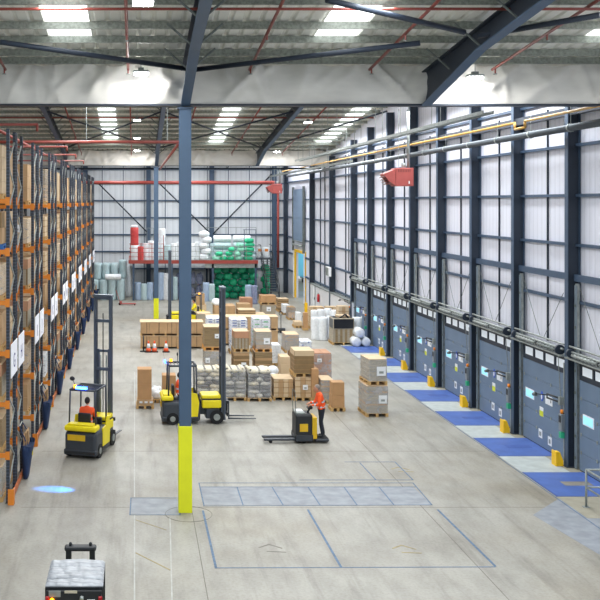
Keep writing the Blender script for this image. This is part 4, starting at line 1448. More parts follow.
for i in range(3): b.tube((X1(164, MY0), MY0 + .04, MZ + .4 * (i + 1)), (MX1, MY0 + .04, MZ + .4 * (i + 1)), .018, 'galv', n=6)
for i in range(9):
    xx = X1(164, MY0) + (MX1 - X1(164, MY0)) * i / 8
    b.tube((xx, MY0 + .04, MZ + .08), (xx, MY0 + .04, MZ + 1.25), .025, 'galv', n=6)
rel(b.build('grey_railing', t))
b = MB()
for (pa, pb, zt) in ((147, 163, 2.5), (206, 256, 2.55)):
    b.tube((X1(pa, MY1), MY1 - .1, MZ + zt), (X1(pb, MY1), MY1 - .1, MZ + zt), .02, 'galv', n=6)
    for i in range(6):
        xx = X1(pa, MY1) + (X1(pb, MY1) - X1(pa, MY1)) * i / 5
        b.tube((xx, MY1 - .1, MZ), (xx, MY1 - .1, MZ + zt), .02, 'galv', n=6)
for z_ in (1.2, 2.55): b.tube((X1(242, 78), MY0 + .1, MZ + z_), (X1(255, 78), MY0 + .1, MZ + z_), .02, 'slate', n=6)
for px in (243, 254.5): b.tube((X1(px, 78), MY0 + .1, MZ), (X1(px, 78), MY0 + .1, MZ + 2.55), .03, 'slate', n=6)
rel(b.build('cage_frame', t))
# stairs
t = thing('staircase', 'dark steel staircase with handrails at the right end of the mezzanine', 'staircase', (11.05, 76.2, 0))
b = MB()
for i in range(17):
    b.box(-.42, .42, i * .27, i * .27 + .25, .18 + i * .185, .21 + i * .185, 'galv_dark')
b.build('treads', t)
for s in (-.46, .46):
    MB().prism([(-.1, .05), (4.5, 3.2), (4.5, 3.45), (-.1, .3)], 'X', s - .02, s + .02, 'slate_dark').build('stringer', t)
    b = MB(); b.path([(s, 0, .0), (s, 0, 1.25), (s, 4.5, 4.35), (s, 6, 4.35)], .025, 'plastic_black', n=6)
    b.tube((s, 0, .7), (s, 4.5, 3.85), .02, 'plastic_black', n=6)
    for q in range(1, 5): b.tube((s, q * .95, .2 + q * .66), (s, q * .95, 1.25 + q * .655), .02, 'plastic_black', n=6)
    b.build('handrail', t)
b = MB(); b.box(-1.1, .5, 4.6, 7.2, 3.1, 3.2, 'slate_dark')
for q in (-1.0, .45): b.box(q - .05, q + .05, 4.7, 4.8, 0, 3.1, 'slate_dark').box(q - .05, q + .05, 7, 7.1, 0, 3.1, 'slate_dark')
b.build('landing', t)
b = MB()
for q in range(7): b.tube((-1.05 + q * .1, 4.62, 3.2), (-1.05 + q * .1, 4.62, 4.3), .015, 'galv', n=5)
b.tube((-1.05, 4.62, 4.3), (-.4, 4.62, 4.3), .02, 'galv', n=5)
b.build('landing_rail', t)
for k, px in enumerate((260, 266.5)):
    s = make_load('cartons_light', .55, .6, .95, 70 + k, None)
    s.location = (X1(px, 81.5), 81.5, 3.205); s['label'] = 'white sack with orange mark on the stair landing, %s' % ('left one' if k == 0 else 'right one')
    s['category'] = 'sack'; s.name = 'sack'
    for ch in list(s.children): bpy.data.objects.remove(ch)
    MB().box(-.26, .26, 0, .5, 0, .9, 'film_white', .08, seg=2).build('sack_body', s)
    MB().box(-.14, .14, -.008, 0.0, .55, .78, 'rack_orange').build('orange_mark', s)

# goods on the deck
DZK = MZ + .001
GD = 'white rolls on the mezzanine deck'
roll('film_roll', X1(134.5, 78), 78.0, DZK, .36, 1.25, 'film_white', 'white roll with red band standing at the mezzanine left corner')
roll('film_roll', X1(134.5, 78), 78.0, DZK + 1.26, .33, 1.45, 'film_red', 'tall red roll stacked at the mezzanine left corner')
bag('plastic_bag', (X1(134.5, 78), 78.0, DZK + 2.8), (.3, .3, .12), 'film_white', 'white bag lying on the tall red roll', seed=2)
roll('film_roll', X1(140.5, 78), 77.9, DZK, .26, 1.15, 'film_red', 'short red roll standing on the mezzanine beside the white one')
for k, px in enumerate((146, 151, 156)):
    roll('film_roll', X1(px, 78.5), 78.5, DZK, .26, 1.4 + .2 * (k % 2), 'film_white', 'white roll standing behind the red railing, %s from the left' % ORD[k + 1], GD)
roll('film_roll', X1(162, 79), 79.0, DZK, .3, 2.6, 'film_white', 'tallest white roll behind the red railing post')
for k in range(6):
    px = 168 + 6 * k
    roll('film_roll', X1(px, 78.6), 78.6, DZK, .28, 1.25 + .25 * ((k * 7) % 3) / 2, 'film_white' if k % 3 else 'film_aqua', 'pale roll on the deck left of the bag tower, %s from left' % ORD[k + 1], 'pale rolls at the middle of the deck')
for k in range(5):
    bag('plastic_bag', (X1(204 + (k % 2) * 2.5, 78.2), 78.2, DZK + .27 + .47 * k), (.42, .4, .28), 'film_white', 'white knotted bag in the tower above the green bags, %s from the bottom' % ORD[k + 1], seed=k)
for k in range(4):
    px = 213 + 5 * k
    roll('film_roll', X1(px, 80.4), 80.4, DZK, .26, 1.3, 'film_aqua', 'aqua tinted roll standing behind the green bags, %s from left' % ORD[k + 1], 'aqua rolls behind the green bags')
for k in range(2):
    for j in range(2):
        roll('film_roll', X1(213.5 + 19.5 * k, 79.2), 79.2, DZK + .9 + .56 * j, .28, 1.45, 'film_white' if j else 'film_aqua', 'white roll lying in the pile behind the mint bags, %s %s' % ('left' if k == 0 else 'right', 'upper' if j else 'lower'), lying='X')
    MB()
for k in range(4):
    for j in range(2):
        o = roll('film_roll', X1(214 + 10 * k, 79.4), 79.3, DZK + .0 + .44 * j, .22, 1.0, 'film_aqua', 'pale roll lying behind the mint bags, %s layer, %s from left' % ('upper' if j else 'lower', ORD[k + 1]), 'base rolls behind the mint bags', lying='X')
GB = 'mint green foam bags on the deck'
for row, cells in enumerate(((216, 223.5, 231, 238.5, 248), (219, 229, 237.5, 248), (232, 241.5, 250), (240, 250), (249,))):
    for col, px in enumerate(cells):
        big = px > 240
        bag('foam_bag', (X1(px, 77.6), 77.6, DZK + .2 + row * .36), (.3 if not big else .38, .34, .2), 'foam_green' if (row + col) % 3 else 'foam_mint',
            'mint green foam bag behind the railing, %s layer from the deck, %s from left' % (ORD[row + 1], ORD[col + 1]), GB, seed=row * 9 + col, rz=.2 * math.sin(px))
# under the deck
GU = 'green foam bags under the mezzanine'
rg = random.Random(3)
for row in range(5):
    for col in range(5):
        px = 217 + col * 8.4 + (2.5 if row % 2 else 0)
        bag('foam_bag', (X1(px, 79), 79 + rg.uniform(-.15, .15), .27 + row * .52), (rg.uniform(.32, .38), .36, .28), ('foam_green_deep', 'foam_green', 'foam_green_deep')[(row + col) % 3],
            'deep green foam bag under the mezzanine, %s layer, %s from left' % (ORD[row + 1], ORD[col + 1]), GU, seed=row * 7 + col + 50, rz=rg.uniform(-.5, .5))
for k in range(5):
    bag('foam_bag', (X1(265 + (k % 2) * 2, 82), 82 + .0, .32 + .5 * k), (.38, .35, .3), 'foam_green', 'green bag stacked behind the staircase, %s from the floor' % ORD[k + 1], seed=k + 90)
for (px, y, h, m, lb) in ((138, 77.6, 1.45, 'film_blue', 'blue tinted film roll under the mezzanine left end, first'), (144, 77.5, 1.35, 'film_aqua', 'aqua film roll under the mezzanine left end, second'), (150, 77.6, 1.45, 'film_blue', 'blue tinted film roll under the mezzanine left end, third'),
                          (160.5, 77.6, 2.25, 'film_blue', 'tall bluish roll left of the far steel column foot'), (166.5, 77.6, 2.2, 'film_white', 'tall white roll right of the far steel column foot'), (174.5, 77.6, 1.9, 'film_aqua', 'aqua roll behind the distant truck mast'),
                          (206, 76.6, 1.5, 'film_blue', 'blue-grey roll under the mezzanine, left of two'), (211.5, 76.6, 1.4, 'film_aqua', 'pale roll under the mezzanine, right of two'),
                          (248.5, 74.5, 1.5, 'film_blue', 'bluish roll before the mezzanine right leg, left of two'), (254, 74.5, 1.45, 'film_lilac', 'lilac roll before the mezzanine right leg, right of two')):
    roll('film_roll', X1(px, y), y, 0, .27 if h < 2 else .3, h, m, lb)
for k, px in enumerate((141, 148)):
    q = make_load('white', 0.62, .8, .72, 80 + k, None, wrap='wrap'); q.location = (X1(px, 79.2), 79.2, 0.001)
    q['label'] = 'grey-white parcel stack under the mezzanine left end, %s one' % ('left' if k == 0 else 'right')
k_ = 0
for px in (179, 186, 193, 200):
    for lev in range(2):
        o = make_load('bags', .55, .9, 1.1, 90 + k_, None)
        for ch in o.children:
            ch.data = ch.data.copy(); ch.data.materials.clear(); ch.data.materials.append(M['film_lilac'])
        o.location = (X1(px, 79.4), 79.4, .14 + 1.14 * lev if lev else 0.001)
        if lev: o.location.z = 1.13
        o['label'] = 'lilac film wrapped bundle under the deck, %s tier, %s from the left' % ('upper' if lev else 'lower', ORD[1 + (px - 179) // 7])
        o['category'] = 'bundle'; o.name = 'wrapped_bundle'; k_ += 1

# white rolls by the docks
GR = 'white film rolls by the docks'
for k, (px, py, h) in enumerate(((316, 339.5, 1.3), (323.5, 340, 1.32), (331, 338, 1.3), (334.5, 332, 1.35), (328, 330, 1.35), (321, 331, 1.35), (314.5, 331, 1.3))):
    x, y = fp(px, py)
    roll('film_roll', x, y, 0, .28 if k < 2 else .24, h, 'film_white', 'big white film roll standing in front, %s of the pair' % ('left' if k == 0 else 'right') if k < 2 else 'white film roll in the group left of the black covered pallet, %s' % ('front row right', 'back row right', 'back row middle right', 'back row middle left', 'back row left')[k - 2], None if k < 2 else GR)
x, y = fp(356.5, 335)
roll('film_roll', X1(357, 54), 54.0, 0, .28, 1.45, 'film_white', 'white roll standing upright right of the black covered pallet')
x, y = fp(357, 347)
roll('film_roll', x, y, 0, .26, .9, 'film_white', 'white roll lying end-on on the floor, lower of the pile', lying='Y')
roll('film_roll', x + .54, y + .1, 0, .25, .9, 'film_white', 'white roll lying end-on on the floor, right of the pile', lying='Y')
roll('film_roll', x + .2, y + .05, .50, .26, .9, 'film_white', 'white roll lying end-on on top of the floor pile', lying='Y')

# small parked things
def hand_truck(px, py, label, col='heater_red', rz=0.0):
    x, y = fp(px, py)
    t = thing('hand_pallet_truck', label, 'hand truck', (x, y, 0), rz)
    for s in (-.18, .18):
        MB().box(.1, 1.2, s - .08, s + .08, .08, .13, col, .01).tube((1.1, s - .04, .05), (1.1, s + .04, .05), .05, 'rubber').build('fork', t)
    MB().box(-.06, .12, -.26, .26, .08, .3, col, .02).tube((-.05, -.06, .1), (-.05, .06, .1), .1, 'rubber', n=12).build('body', t)
    b = MB(); b.tube((-.05, 0, .25), (-.35, 0, 1.15), .022, col).torus((-.38, 0, 1.25), .11, .018, 'plastic_black', 'X', n=12); b.build('handle', t)


hand_truck(120.5, 305, 'red hand pallet truck parked beside the aqua film rolls')
hand_truck(281, 333, 'dark hand pallet truck standing behind the centre stacks', 'truck_grey', 1.4)
t = thing('yellow_bollard', 'yellow bollard standing before the tall open door', 'bollard', (X_(306, 66), 66.0, 0))
MB().box(-.1, .1, -.1, .1, 0, 1.0, 'safety_yellow', .02).build('post', t)
MB().box(-.22, .22, -.22, .22, 0, .04, 'rubber').build('base', t)
t = thing('fire_extinguisher', 'red fire extinguisher hanging on the low white wall', 'extinguisher', (12.95, 67.5, .9))
MB().tube((0, 0, 0), (0, 0, .5), .09, 'tail_red', n=14).ball((0, 0, .5), (.09, .09, .06), 'tail_red').build('cylinder', t)
MB().tube((0, 0, .55), (0, 0, .63), .025, 'plastic_black').tube((0, 0, .58), (0, -.12, .35), .012, 'plastic_black', n=6).build('valve', t)
t = thing('switch_cabinet', 'pale grey electrical cabinet high on a column left of the docks', 'cabinet', (12.96, 63.4, 3.05))
MB().box(-.2, -.02, -.45, .5, 0, .62, 'paper_white', .01).build('casing', t)
MB().box(-.212, -.2, -.4, .45, .05, .57, 'galv').box(-.22, -.21, .35, .38, .28, .36, 'plastic_black').build('door', t)
t = thing('personnel_door', 'white personnel door in the low white wall by the tall opening', 'door', (13.04, 69.6, 0))
MB().box(-.03, 0, -.5, .5, 0, 1.85, 'paper_white').build('leaf', t)
MB().box(-.045, -.03, -.55, -.5, 0, 1.88, 'galv').box(-.045, -.03, .5, .55, 0, 1.88, 'galv').build('frame', t)
MB().box(-.07, -.03, -.42, -.38, .9, 1.05, 'plastic_black').build('handle', t)
# lorry standing outside the tall door
t = thing('lorry_trailer', 'cyan sided lorry trailer standing outside the tall open door', 'lorry', (16.5, 90, 0))
MB().box(0, 2.5, -3.6, 7, .5, 5.0, 'cyan_lorry', .03).build('trailer_body', t)
MB().box(.2, 2.3, -3.4, 6.8, .3, .49, 'slate_dark').build('chassis', t)
for q in (-2.2, -1.0, 4.5):
    MB().tube((.05, q, .5), (.4, q, .5), .5, 'rubber', n=20).tube((.0, q, .5), (.06, q, .5), .2, 'galv', n=14).build('wheel', t)
MB().box(13.6, 40, 60, 100, -.25, -.05, 'concrete_pale').build('yard_ground', fl)

# ================================================================== PEOPLE
def person(label, J, loc, rz, jacket='hivis_orange', hair='hair_grey', legs='trouser', cap=None):
    """J: joints in a frame facing +X; builds one continuous skin body with head, hands and fingers"""
    t = thing('person', label, 'person', loc, rz)
    names = list(J.keys())
    pos = {k: Vector(v) for k, v in J.items() if k != 'head'}
    rad = dict(pelvis=.16, waist=.155, chest=.185, neckb=.085, neck=.06, shl=.088, shr=.088, ell=.058, elr=.058, wrl=.03, wrr=.03,
               hipl=.1, hipr=.1, knl=.07, knr=.07, anl=.048, anr=.048, hel=.045, her=.045, tol=.038, tor=.038, pal=.034, par=.034)
    for s in 'lr':
        d = (pos['wr' + s] - pos['el' + s]).normalized()
        pos['pa' + s] = pos['wr' + s] + d * .07
        f = Vector((1, 0, 0))
        pos['he' + s] = pos['an' + s] + Vector((0, 0, -.06)); pos['to' + s] = pos['an' + s] + f * .18 + Vector((0, 0, -.07))
    E = [('pelvis', 'waist'), ('waist', 'chest'), ('chest', 'neckb'), ('neckb', 'neck')]
    for s in 'lr': E += [('chest', 'sh' + s), ('sh' + s, 'el' + s), ('el' + s, 'wr' + s), ('wr' + s, 'pa' + s), ('pelvis', 'hip' + s), ('hip' + s, 'kn' + s), ('kn' + s, 'an' + s), ('an' + s, 'he' + s), ('he' + s, 'to' + s)]
    idx = {k: i for i, k in enumerate(pos)}
    me = bpy.data.meshes.new('body')
    me.from_pydata([pos[k] for k in pos], [(idx[a], idx[b_]) for a, b_ in E], [])
    tmp = bpy.data.objects.new('tmp_body', me); COL.objects.link(tmp)
    sk = tmp.modifiers.new('s', 'SKIN'); ss = tmp.modifiers.new('u', 'SUBSURF'); ss.levels = 2
    me.update()
    if not me.skin_vertices: me.skin_vertices.new()
    for k, i in idx.items():
        sv = me.skin_vertices[0].data[i]; r_ = rad[k]
        sv.radius = (r_ * 1.0, r_ * (1.12 if k in ('pelvis', 'waist', 'chest') else 1.0)); sv.use_root = (k == 'pelvis')
    bpy.context.view_layer.update()
    dg = bpy.context.evaluated_depsgraph_get()
    m2 = bpy.data.meshes.new_from_object(tmp.evaluated_get(dg))
    bpy.data.objects.remove(tmp)
    b = MB(); b.bm.from_mesh(m2); b.bm.faces.ensure_lookup_table()
    seg = {('pelvis', 'waist'): legs, ('waist', 'chest'): jacket, ('chest', 'neckb'): jacket, ('neckb', 'neck'): 'skin'}

    def which(p):
        best = (9, None, 0)
        for a, c in E:
            A, C_ = pos[a], pos[c]; d = C_ - A
            u = max(0, min(1, (p - A).dot(d) / d.length_squared))
            dist = (p - A - d * u).length / (rad[a] * (1 - u) + rad[c] * u)
            if dist < best[0]: best = (dist, (a, c), u)
        return best
    for f in b.bm.faces:
        f.smooth = True
        _, e, u = which(f.calc_center_median()); a, c = e
        if a == 'wrl' or a == 'wrr': m = 'skin'
        elif a in ('sh' + 'l', 'shr', 'ell', 'elr') or (a == 'chest' and c.startswith('sh')): m = jacket
        elif a in ('hipl', 'hipr', 'knl', 'knr') or c.startswith('hip'): m = legs
        elif a in ('anl', 'anr', 'hel', 'her'): m = 'plastic_black'
        else: m = seg[(a, c)]
        if (a, c) == ('pelvis', 'waist') and u > .15: m = jacket
        if (a, c) == ('waist', 'chest') and .35 < u < .6: m = 'reflective'
        if (a, c) == ('pelvis', 'waist') and .45 < u < .7: m = 'reflective'
        if a in ('ell', 'elr') and .45 < u < .65: m = 'reflective'
        f.material_index = b.mi(m)
    # head
    hd = Vector(J['head']) if 'head' in J else pos['neck'] + Vector((.03, 0, .12))
    b.ball(hd, (.095, .076, .118), 'skin', 18, 12)
    b.ball(hd + Vector((.035, 0, -.06)), (.055, .052, .055), 'skin', 12, 8)
    b.tube(hd + Vector((.085, 0, .015)), hd + Vector((.115, 0, -.025)), .008, 'skin', .016, n=8)
    for s in (-1, 1):
        b.ball(hd + Vector((.0, s * .077, -.01)), (.018, .01, .03), 'skin', 8, 6)
        b.ball(hd + Vector((.083, s * .03, .012)), (.012, .014, .009), 'eye', 8, 6)
    b.box(hd.x + .078, hd.x + .09, hd.y - .022, hd.y + .022, hd.z - .062, hd.z - .054, 'lip')
    # hands
    for s in 'lr':
        d = (pos['wr' + s] - pos['el' + s]).normalized()
        p0 = pos['pa' + s]
        side = Vector((0, 1, 0)); side = (side - d * side.dot(d)).normalized(); up = d.cross(side).normalized()
        dn = up if up.z < 0 else -up
        for k, L in enumerate((.062, .074, .078, .07)):
            q0 = p0 + side * (.027 - .018 * (3 - k) + .0) + d * .005
            q1 = q0 + d * L * .5 + dn * .012; q2 = q1 + d * L * .2 + dn * L * .42; q3 = q2 - d * L * .25 + dn * L * .22
            b.tube(q0, q1, .010, 'skin', .009, n=6).tube(q1, q2, .009, 'skin', .008, n=6).tube(q2, q3, .008, 'skin', .007, n=6)
        sg = -1 if s == 'l' else 1
        q0 = p0 - d * .03 + side * .03 * sg; q1 = q0 + side * .022 * sg + d * .03 + dn * .02; q2 = q1 + d * .025 + dn * .02 - side * .01 * sg
        b.tube(q0, q1, .011, 'skin', .010, n=6).tube(q1, q2, .010, 'skin', .008, n=6)
    b.build('body', t)
    hb = MB()
    if cap:
        hb.ball(hd + Vector((-.005, 0, .035)), (.125, .108, .105), cap, 16, 10)
        bmesh.ops.bisect_plane(hb.bm, geom=hb.bm.verts[:] + hb.bm.edges[:] + hb.bm.faces[:], plane_co=hd + Vector((0, 0, .03)), plane_no=(0, 0, -1), clear_outer=True)
        hb.box(hd.x + .08, hd.x + .17, hd.y - .07, hd.y + .07, hd.z + .03, hd.z + .045, cap, .005)
        hb.build('cap', t)
    else:
        hb.ball(hd + Vector((-.014, 0, .02)), (.1, .086, .115), hair, 16, 10)
        bmesh.ops.bisect_plane(hb.bm, geom=hb.bm.verts[:] + hb.bm.edges[:] + hb.bm.faces[:], plane_co=hd + Vector((.02, 0, .02)), plane_no=(.75, 0, -.66), clear_outer=True)
        hb.build('hair', t)
    return t


SEAT0 = dict(pelvis=(0, 0, .98), waist=(-.02, 0, 1.12), chest=(-.02, 0, 1.34), neckb=(0, 0, 1.5), neck=(.01, 0, 1.56), head=(.04, 0, 1.68),
              shl=(.0, .19, 1.43), shr=(.0, -.19, 1.43), ell=(.12, .25, 1.2), elr=(.12, -.25, 1.2), wrl=(.33, .16, 1.2), wrr=(.33, -.16, 1.2),
              hipl=(.08, .11, .96), hipr=(.08, -.11, .96), knl=(.42, .14, .98), knr=(.42, -.14, .98), anl=(.48, .14, .6), anr=(.48, -.14, .6))
SEATED = {k: (v[0] - .18, v[1], v[2]) for k, v in SEAT0.items()}
STAND = dict(pelvis=(0, 0, .92), waist=(.01, 0, 1.06), chest=(.05, 0, 1.28), neckb=(.09, 0, 1.44), neck=(.11, 0, 1.5), head=(.155, 0, 1.61),
             shl=(.06, .19, 1.37), shr=(.06, -.19, 1.37), ell=(.14, .26, 1.1), elr=(.14, -.26, 1.1), wrl=(.36, .17, 1.08), wrr=(.36, -.17, 1.08),
             hipl=(0, .1, .86), hipr=(0, -.1, .86), knl=(.05, .11, .48), knr=(-.01, -.11, .48), anl=(.0, .11, .1), anr=(-.1, -.11, .1))


# ================================================================== TRUCKS
def reach_truck(label, loc, rz, lamp_on=True):
    t = thing('forklift', label, 'forklift', loc, rz)
    t.scale = (1, .88, 1)
    b = MB(); b.box(-.82, .55, -.6, .6, .1, .84, 'truck_grey', .12, seg=3).box(-.84, .5, -.62, .62, .12, .3, 'plastic_black', .05, seg=2)
    b.build('chassis', t)
    b = MB(); b.box(-.86, -.42, -.6, .6, .86, 1.04, 'truck_yellow', .07, seg=3)
    b.box(-.8, -.48, -.5, .5, 1.03, 1.09, 'truck_yellow', .04, seg=2)
    b.build('hood', t)
    MB().box(-.85, -.83, -.2, .46, .58, .76, 'sticker_yellow').build('decal', t)
    for s in (-1, 1):
        b = MB(); b.prism([(-.2, .3), (.45, .3), (.5, .8), (.42, 1.12), (.2, 1.15), (.1, .9), (-.2, .86)], 'Y', s * .6 - .02, s * .6 + .02, 'truck_yellow')
        b.build('side_panel', t)
        MB().tube((-.45, s * .5, .22), (-.45, s * .62, .22), .22, 'rubber', n=20).tube((-.45, s * .6, .22), (-.45, s * .63, .22), .1, 'galv', n=12).build('wheel', t)
    b = MB(); b.box(-.38, .04, -.25, .25, .8, .92, 'plastic_black', .04, seg=2).box(-.46, -.36, -.24, .24, .92, 1.36, 'plastic_black', .04, seg=2); b.build('seat', t)
    b = MB()
    for (x, y) in ((-.6, -.5), (-.6, .5), (.42, -.5), (.42, .5)): b.tube((x, y, .84 if x > 0 else 1.0), (x * .95, y * .95, 2.1), .03, 'truck_grey', n=8)
    b.path([(-.57, -.475, 2.1), (-.57, .475, 2.1), (.4, .475, 2.1), (.4, -.475, 2.1), (-.57, -.475, 2.1)], .035, 'truck_grey')
    for k in range(7): b.box(-.5 + k * .13, -.47 + k * .13, -.46, .46, 2.08, 2.11, 'truck_grey')
    b.build('overhead_guard', t)
    b = MB(); b.torus((.36, 0, 1.2), .15, .015, 'plastic_black', 'X', n=14, k=6).tube((.5, 0, .9), (.37, 0, 1.2), .03, 'plastic_black').box(.4, .55, -.3, .3, .8, 1.05, 'plastic_black', .03); b.build('steering_wheel', t)
    MB().tube((-.45, .35, 2.12), (-.45, .35, 2.24), .05, 'amber', n=12).tube((-.45, .35, 2.1), (-.45, .35, 2.14), .06, 'plastic_black', n=12).build('beacon', t)
    b = MB(); b.tube((-.55, 0, 2.13), (-.68, 0, 2.2), .015, 'plastic_black', n=6).box(-.72, -.66, -.22, .22, 2.15, 2.24, 'blue_led' if lamp_on else 'galv', .01); b.build('blue_spotlight', t)
    MB().tube((-.2, .4, 2.1), (-.2, .55, 2.35), .012, 'plastic_black', n=6).ball((-.2, .56, 2.38), (.03, .1, .07), 'plastic_black').build('mirror', t)
    # front drive unit
    b = MB(); b.box(.55, .8, -.2, .2, .3, .8, 'truck_grey', .03).box(.75, 1.25, -.42, .42, .18, .55, 'truck_grey', .04); b.build('pivot', t)
    b = MB(); b.box(.62, 1.32, -.45, .45, .56, .86, 'truck_yellow', .05, seg=2).box(.6, 1.3, -.43, .43, .9, 1.03, 'truck_yellow', .04, seg=2).box(.63, 1.28, -.42, .42, .85, .91, 'plastic_black'); b.build('drive_cover', t)
    for s in (-1, 1): MB().tube((1.15, s * .34, .25), (1.15, s * .5, .25), .25, 'rubber', n=22).tube((1.15, s * .49, .25), (1.15, s * .52, .25), .12, 'galv', n=12).build('wheel', t)
    b = MB()
    for s in (-1, 1):
        b.box(1.32, 1.48, s * .3 - .05, s * .3 + .05, .12, 4.85, 'mast_grey').box(1.36, 1.44, s * .3 - .06, s * .3 + .06, .12, 4.85, 'truck_grey')
    for z in (4.76, 4.0, 2.4, .4): b.box(1.32, 1.4, -.3, .3, z, z + .1, 'mast_grey')
    b.box(1.3, 1.5, -.37, .37, 4.84, 4.92, 'mast_grey', .01)
    b.build('mast', t)
    b = MB()
    for s in (-1, 1): b.box(1.4, 1.5, s * .21 - .035, s * .21 + .035, .3, 3.1, 'mast_grey').tube((1.42, s * .12, .4), (1.42, s * .12, 2.9), .03, 'galv', n=8)
    b.box(1.4, 1.48, -.21, .21, 3.0, 3.08, 'mast_grey').tube((1.38, 0, .4), (1.38, 0, 4.3), .02, 'plastic_black', n=6)
    b.build('inner_mast', t)
    MB().box(1.5, 1.58, -.42, .42, .3, .4, 'plastic_black').box(1.5, 1.58, -.42, .42, .72, .82, 'plastic_black').box(1.5, 1.56, -.06, .06, .3, .82, 'plastic_black').build('carriage', t)
    for s in (-1, 1):
        b = MB(); b.box(1.58, 1.62, s * .25 - .055, s * .25 + .055, .16, .8, 'truck_grey').prism([(1.58, .14), (2.6, .14), (2.6, .155), (1.62, .185), (1.58, .185)], 'Y', s * .25 - .055, s * .25 + .055, 'truck_grey'); b.build('fork', t)
    return t


th1 = R(73)
L1 = (-1.5, 30.3, 0)
reach_truck('yellow and grey forklift with blue lamp lit, seen from behind near the racks', L1, th1)
person('driver in orange jacket seated in the forklift nearest the racks', SEATED, (L1[0] + .0, L1[1], -.0), th1, hair='hair_dark')
L2 = (X_(184, 34.6), 34.6, 0)
reach_truck('yellow and grey forklift seen side-on behind the near column', L2, 0.04)
person('driver in orange jacket seated in the side-on forklift behind the column', SEATED, L2, 0.04, hair='hair_dark')
L4 = (3.55, 60.5, 0)
reach_truck('distant yellow forklift facing left behind the long cartons', L4, R(182), False)
person('driver seated in the distant forklift behind the long cartons', SEATED, L4, R(182), jacket='truck_yellow', hair='hair_dark')

# blue safety spot thrown on the floor by the forklift near the racks
sp = bpy.data.lights.new('blue_safety_spot', 'SPOT'); sp.energy = 1500; sp.color = (0.01, .25, 1.0); sp.spot_size = R(12); sp.spot_blend = .8; sp.shadow_soft_size = .02
so = bpy.data.objects.new('blue_safety_spot', sp); COL.objects.link(so)
src = Vector((-1.55 - .74 * math.cos(th1), 30.3 - .74 * math.sin(th1), 2.19)); tgt = Vector((*fp(53, 489), 0))
so.scale = (1.7, .5, 1); so.location = src; so.rotation_euler = (tgt - src).to_track_quat('-Z', 'Y').to_euler()

# pallet truck ridden by the operator
LT = (X_(314, 31.8), 31.8, 0)
t = thing('powered_pallet_truck', 'black and yellow ride-on pallet truck with empty forks pointing left', 'pallet truck', LT, PI + .03)
MB().box(.12, .68, -.36, .36, .12, .96, 'plastic_black', .06, seg=2).box(.1, .7, -.38, .38, .06, .3, 'truck_grey', .03).build('motor_body', t)
MB().box(-.04, .13, -.33, .33, .14, .86, 'sticker_yellow', .03, seg=2).build('yellow_cover', t)
for s in (-1, 1): MB().box(.28, .55, s * .367 - .006, s * .367 + .006, .4, .66, 'sticker_yellow').build('decal', t)
MB().box(-.44, .02, -.34, .34, .05, .15, 'truck_grey', .03).box(-.42, .0, -.3, .3, .15, .16, 'rubber').build('platform', t)
b = MB(); b.tube((.25, 0, .9), (.12, 0, 1.14), .035, 'plastic_black').tube((.12, -.24, 1.18), (.12, .24, 1.18), .025, 'plastic_black').box(.06, .24, -.12, .12, 1.08, 1.16, 'plastic_black', .03)
b.build('control_handle', t)
b = MB(); b.box(.35, .66, -.28, .28, .95, 1.02, 'galv', .02).box(.4, .6, -.2, .1, 1.02, 1.04, 'paper_white'); b.build('tray', t)
b = MB()
for s in (-.25, .25): b.tube((.66, s, .9), (.68, s, 1.7), .012, 'galv_dark', n=6)
b.tube((.68, -.25, 1.7), (.68, .25, 1.7), .012, 'galv_dark', n=6); b.build('load_guard', t)
for s in (-1, 1):
    b = MB(); b.box(.68, 1.72, s * .2 - .085, s * .2 + .085, .085, .15, 'truck_grey', .015).tube((1.5, s * .2 - .04, .06), (1.5, s * .2 + .04, .06), .06, 'rubber', n=12); b.build('fork', t)
for s in (-1, 1): MB().tube((.4, s * .3, .08), (.4, s * .22, .08), .08, 'rubber', n=14).build('wheel', t)
person('person in orange hi-vis jacket and dark trousers standing on the pallet truck', STAND, (LT[0] + .25, LT[1], .16), PI + .03)

# near forklift, seen from above at the bottom edge
L3 = (-.94, 14.93, 0)
t = thing('forklift', 'counterbalance forklift with pale film-covered roof at the bottom edge', 'forklift', L3, R(90))
MB().box(-1.1, .6, -.5, .5, .15, .95, 'truck_grey', .1, seg=2).build('chassis', t)
MB().box(-1.2, -.5, -.48, .48, .45, 1.1, 'truck_yellow', .12, seg=3).build('counterweight', t)
for (x, s) in ((-.75, -1), (-.75, 1), (.7, -1), (.7, 1)):
    MB().tube((x, s * .36, .28), (x, s * .54, .28), .28, 'rubber', n=22).tube((x, s * .53, .28), (x, s * .56, .28), .13, 'galv', n=12).build('wheel', t)
b = MB(); b.box(-.45, .05, -.25, .25, .9, 1.02, 'plastic_black', .04, seg=2).box(-.5, -.38, -.24, .24, 1.02, 1.5, 'plastic_black', .05, seg=2); b.build('seat', t)
b = MB()
for (x, s) in ((-.48, -1), (-.48, 1), (.46, -1), (.46, 1)): b.box(x - .035, x + .035, s * .41 - .03, s * .41 + .03, .9, 2.14, 'plastic_black')
b.box(-.5, .5, -.44, -.38, 2.1, 2.16, 'plastic_black', .01).box(-.5, .5, .38, .44, 2.1, 2.16, 'plastic_black', .01).box(-.5, -.42, -.44, .44, 2.08, 2.16, 'plastic_black', .01).box(.42, .5, -.44, .44, 2.08, 2.16, 'plastic_black', .01)
b.build('overhead_guard', t)
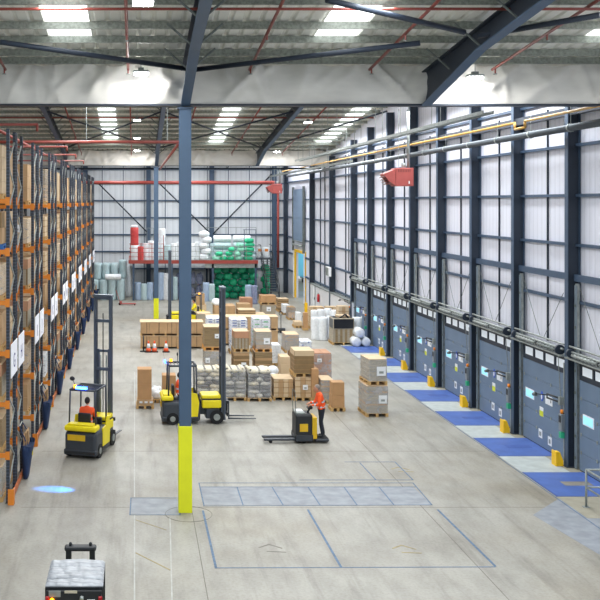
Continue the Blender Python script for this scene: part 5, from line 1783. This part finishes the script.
for (xa, xb, zt) in ((-.5, -.28, 2.2), (-.26, -.06, 2.215), (-.04, .2, 2.205), (.22, .48, 2.215)):
    b = MB(); bm = b.bm; b.mi('roof_film')
    g_ = []
    N_ = 26; K_ = 6
    for i in range(N_ + 1):
        col_ = []
        for j in range(K_ + 1):
            yy = -.44 + .88 * i / N_; xx = xa + (xb - xa) * j / K_
            edge = min(i, N_ - i) < 1 or min(j, K_ - j) < 1
            zz = (2.165 if edge else zt) + (0 if edge else .004 * math.sin(i * 0.9 + xa * 20) + .011 * math.sin(j * 2.2 + i * .25))
            col_.append(bm.verts.new((xx + .008 * math.sin(i * 2.1), yy, zz)))
        g_.append(col_)
    for i in range(N_):
        for j in range(K_):
            f = bm.faces.new((g_[i][j], g_[i + 1][j], g_[i + 1][j + 1], g_[i][j + 1])); f.smooth = True
    b.box(xa, xb, -.44, .44, 2.15, 2.163, 'roof_film')
    b.build('roof_film_strip', t)
MB().box(-.56, -.52, -.42, .42, 1.94, 2.12, 'plastic_black', .01).build('light_bar', t)
MB().box(-.575, -.56, .2, .38, 2.03, 2.12, 'galv').build('number_plate', t)
MB().tube((-.56, .33, 1.98), (-.63, .33, 1.98), .035, 'amber', n=14).build('amber_light', t)
for s in (-1, 1): MB().box(-.59, -.56, s * .4 - .03, s * .4 + .03, 1.88, 2.04, 'tail_red', .01).build('tail_light', t)
MB().box(-.57, -.56, -.05, .14, 2.085, 2.12, 'paper_cream').build('maker_plate', t)
MB().box(-.565, -.56, -.32, -.2, 1.86, 1.99, 'paper_white').build('paper_label', t)
MB().tube((-.57, -.12, 2.03), (-.62, -.12, 2.0), .03, 'galv', n=12).build('work_lamp', t)
b = MB()
for s in (-1, 1): b.box(1.1, 1.24, s * .2 - .045, s * .2 + .045, .1, 2.14, 'plastic_black').ball((1.17, s * .17, 2.2), (.03, .03, .04), 'plastic_black', 8, 6)
b.box(1.08, 1.26, -.27, .27, 2.1, 2.18, 'plastic_black', .035, seg=2).box(1.1, 1.2, -.2, .2, .6, .7, 'plastic_black')
b.build('mast', t)
MB().box(1.24, 1.3, -.4, .4, .3, .4, 'plastic_black').box(1.24, 1.3, -.4, .4, .7, .78, 'plastic_black').build('carriage', t)
for s in (-1, 1):
    b = MB(); b.box(1.3, 1.35, s * .25 - .05, s * .25 + .05, .08, .75, 'truck_grey').box(1.3, 2.3, s * .25 - .05, s * .25 + .05, .06, .1, 'truck_grey'); b.build('fork', t)
MB().torus((.36, 0, 1.25), .15, .015, 'plastic_black', 'X', n=14, k=6).tube((.5, 0, .95), (.37, 0, 1.25), .03, 'plastic_black').box(.42, .58, -.35, .35, .9, 1.1, 'plastic_black', .03).build('steering_wheel', t)
SE3 = {k: (v[0] - .1, v[1], v[2] + .1) for k, v in SEAT0.items()}
person('driver in yellow hi-vis seated under the film-covered forklift roof', SE3, L3, R(90), jacket='hivis_yellow', cap='hivis_yellow')
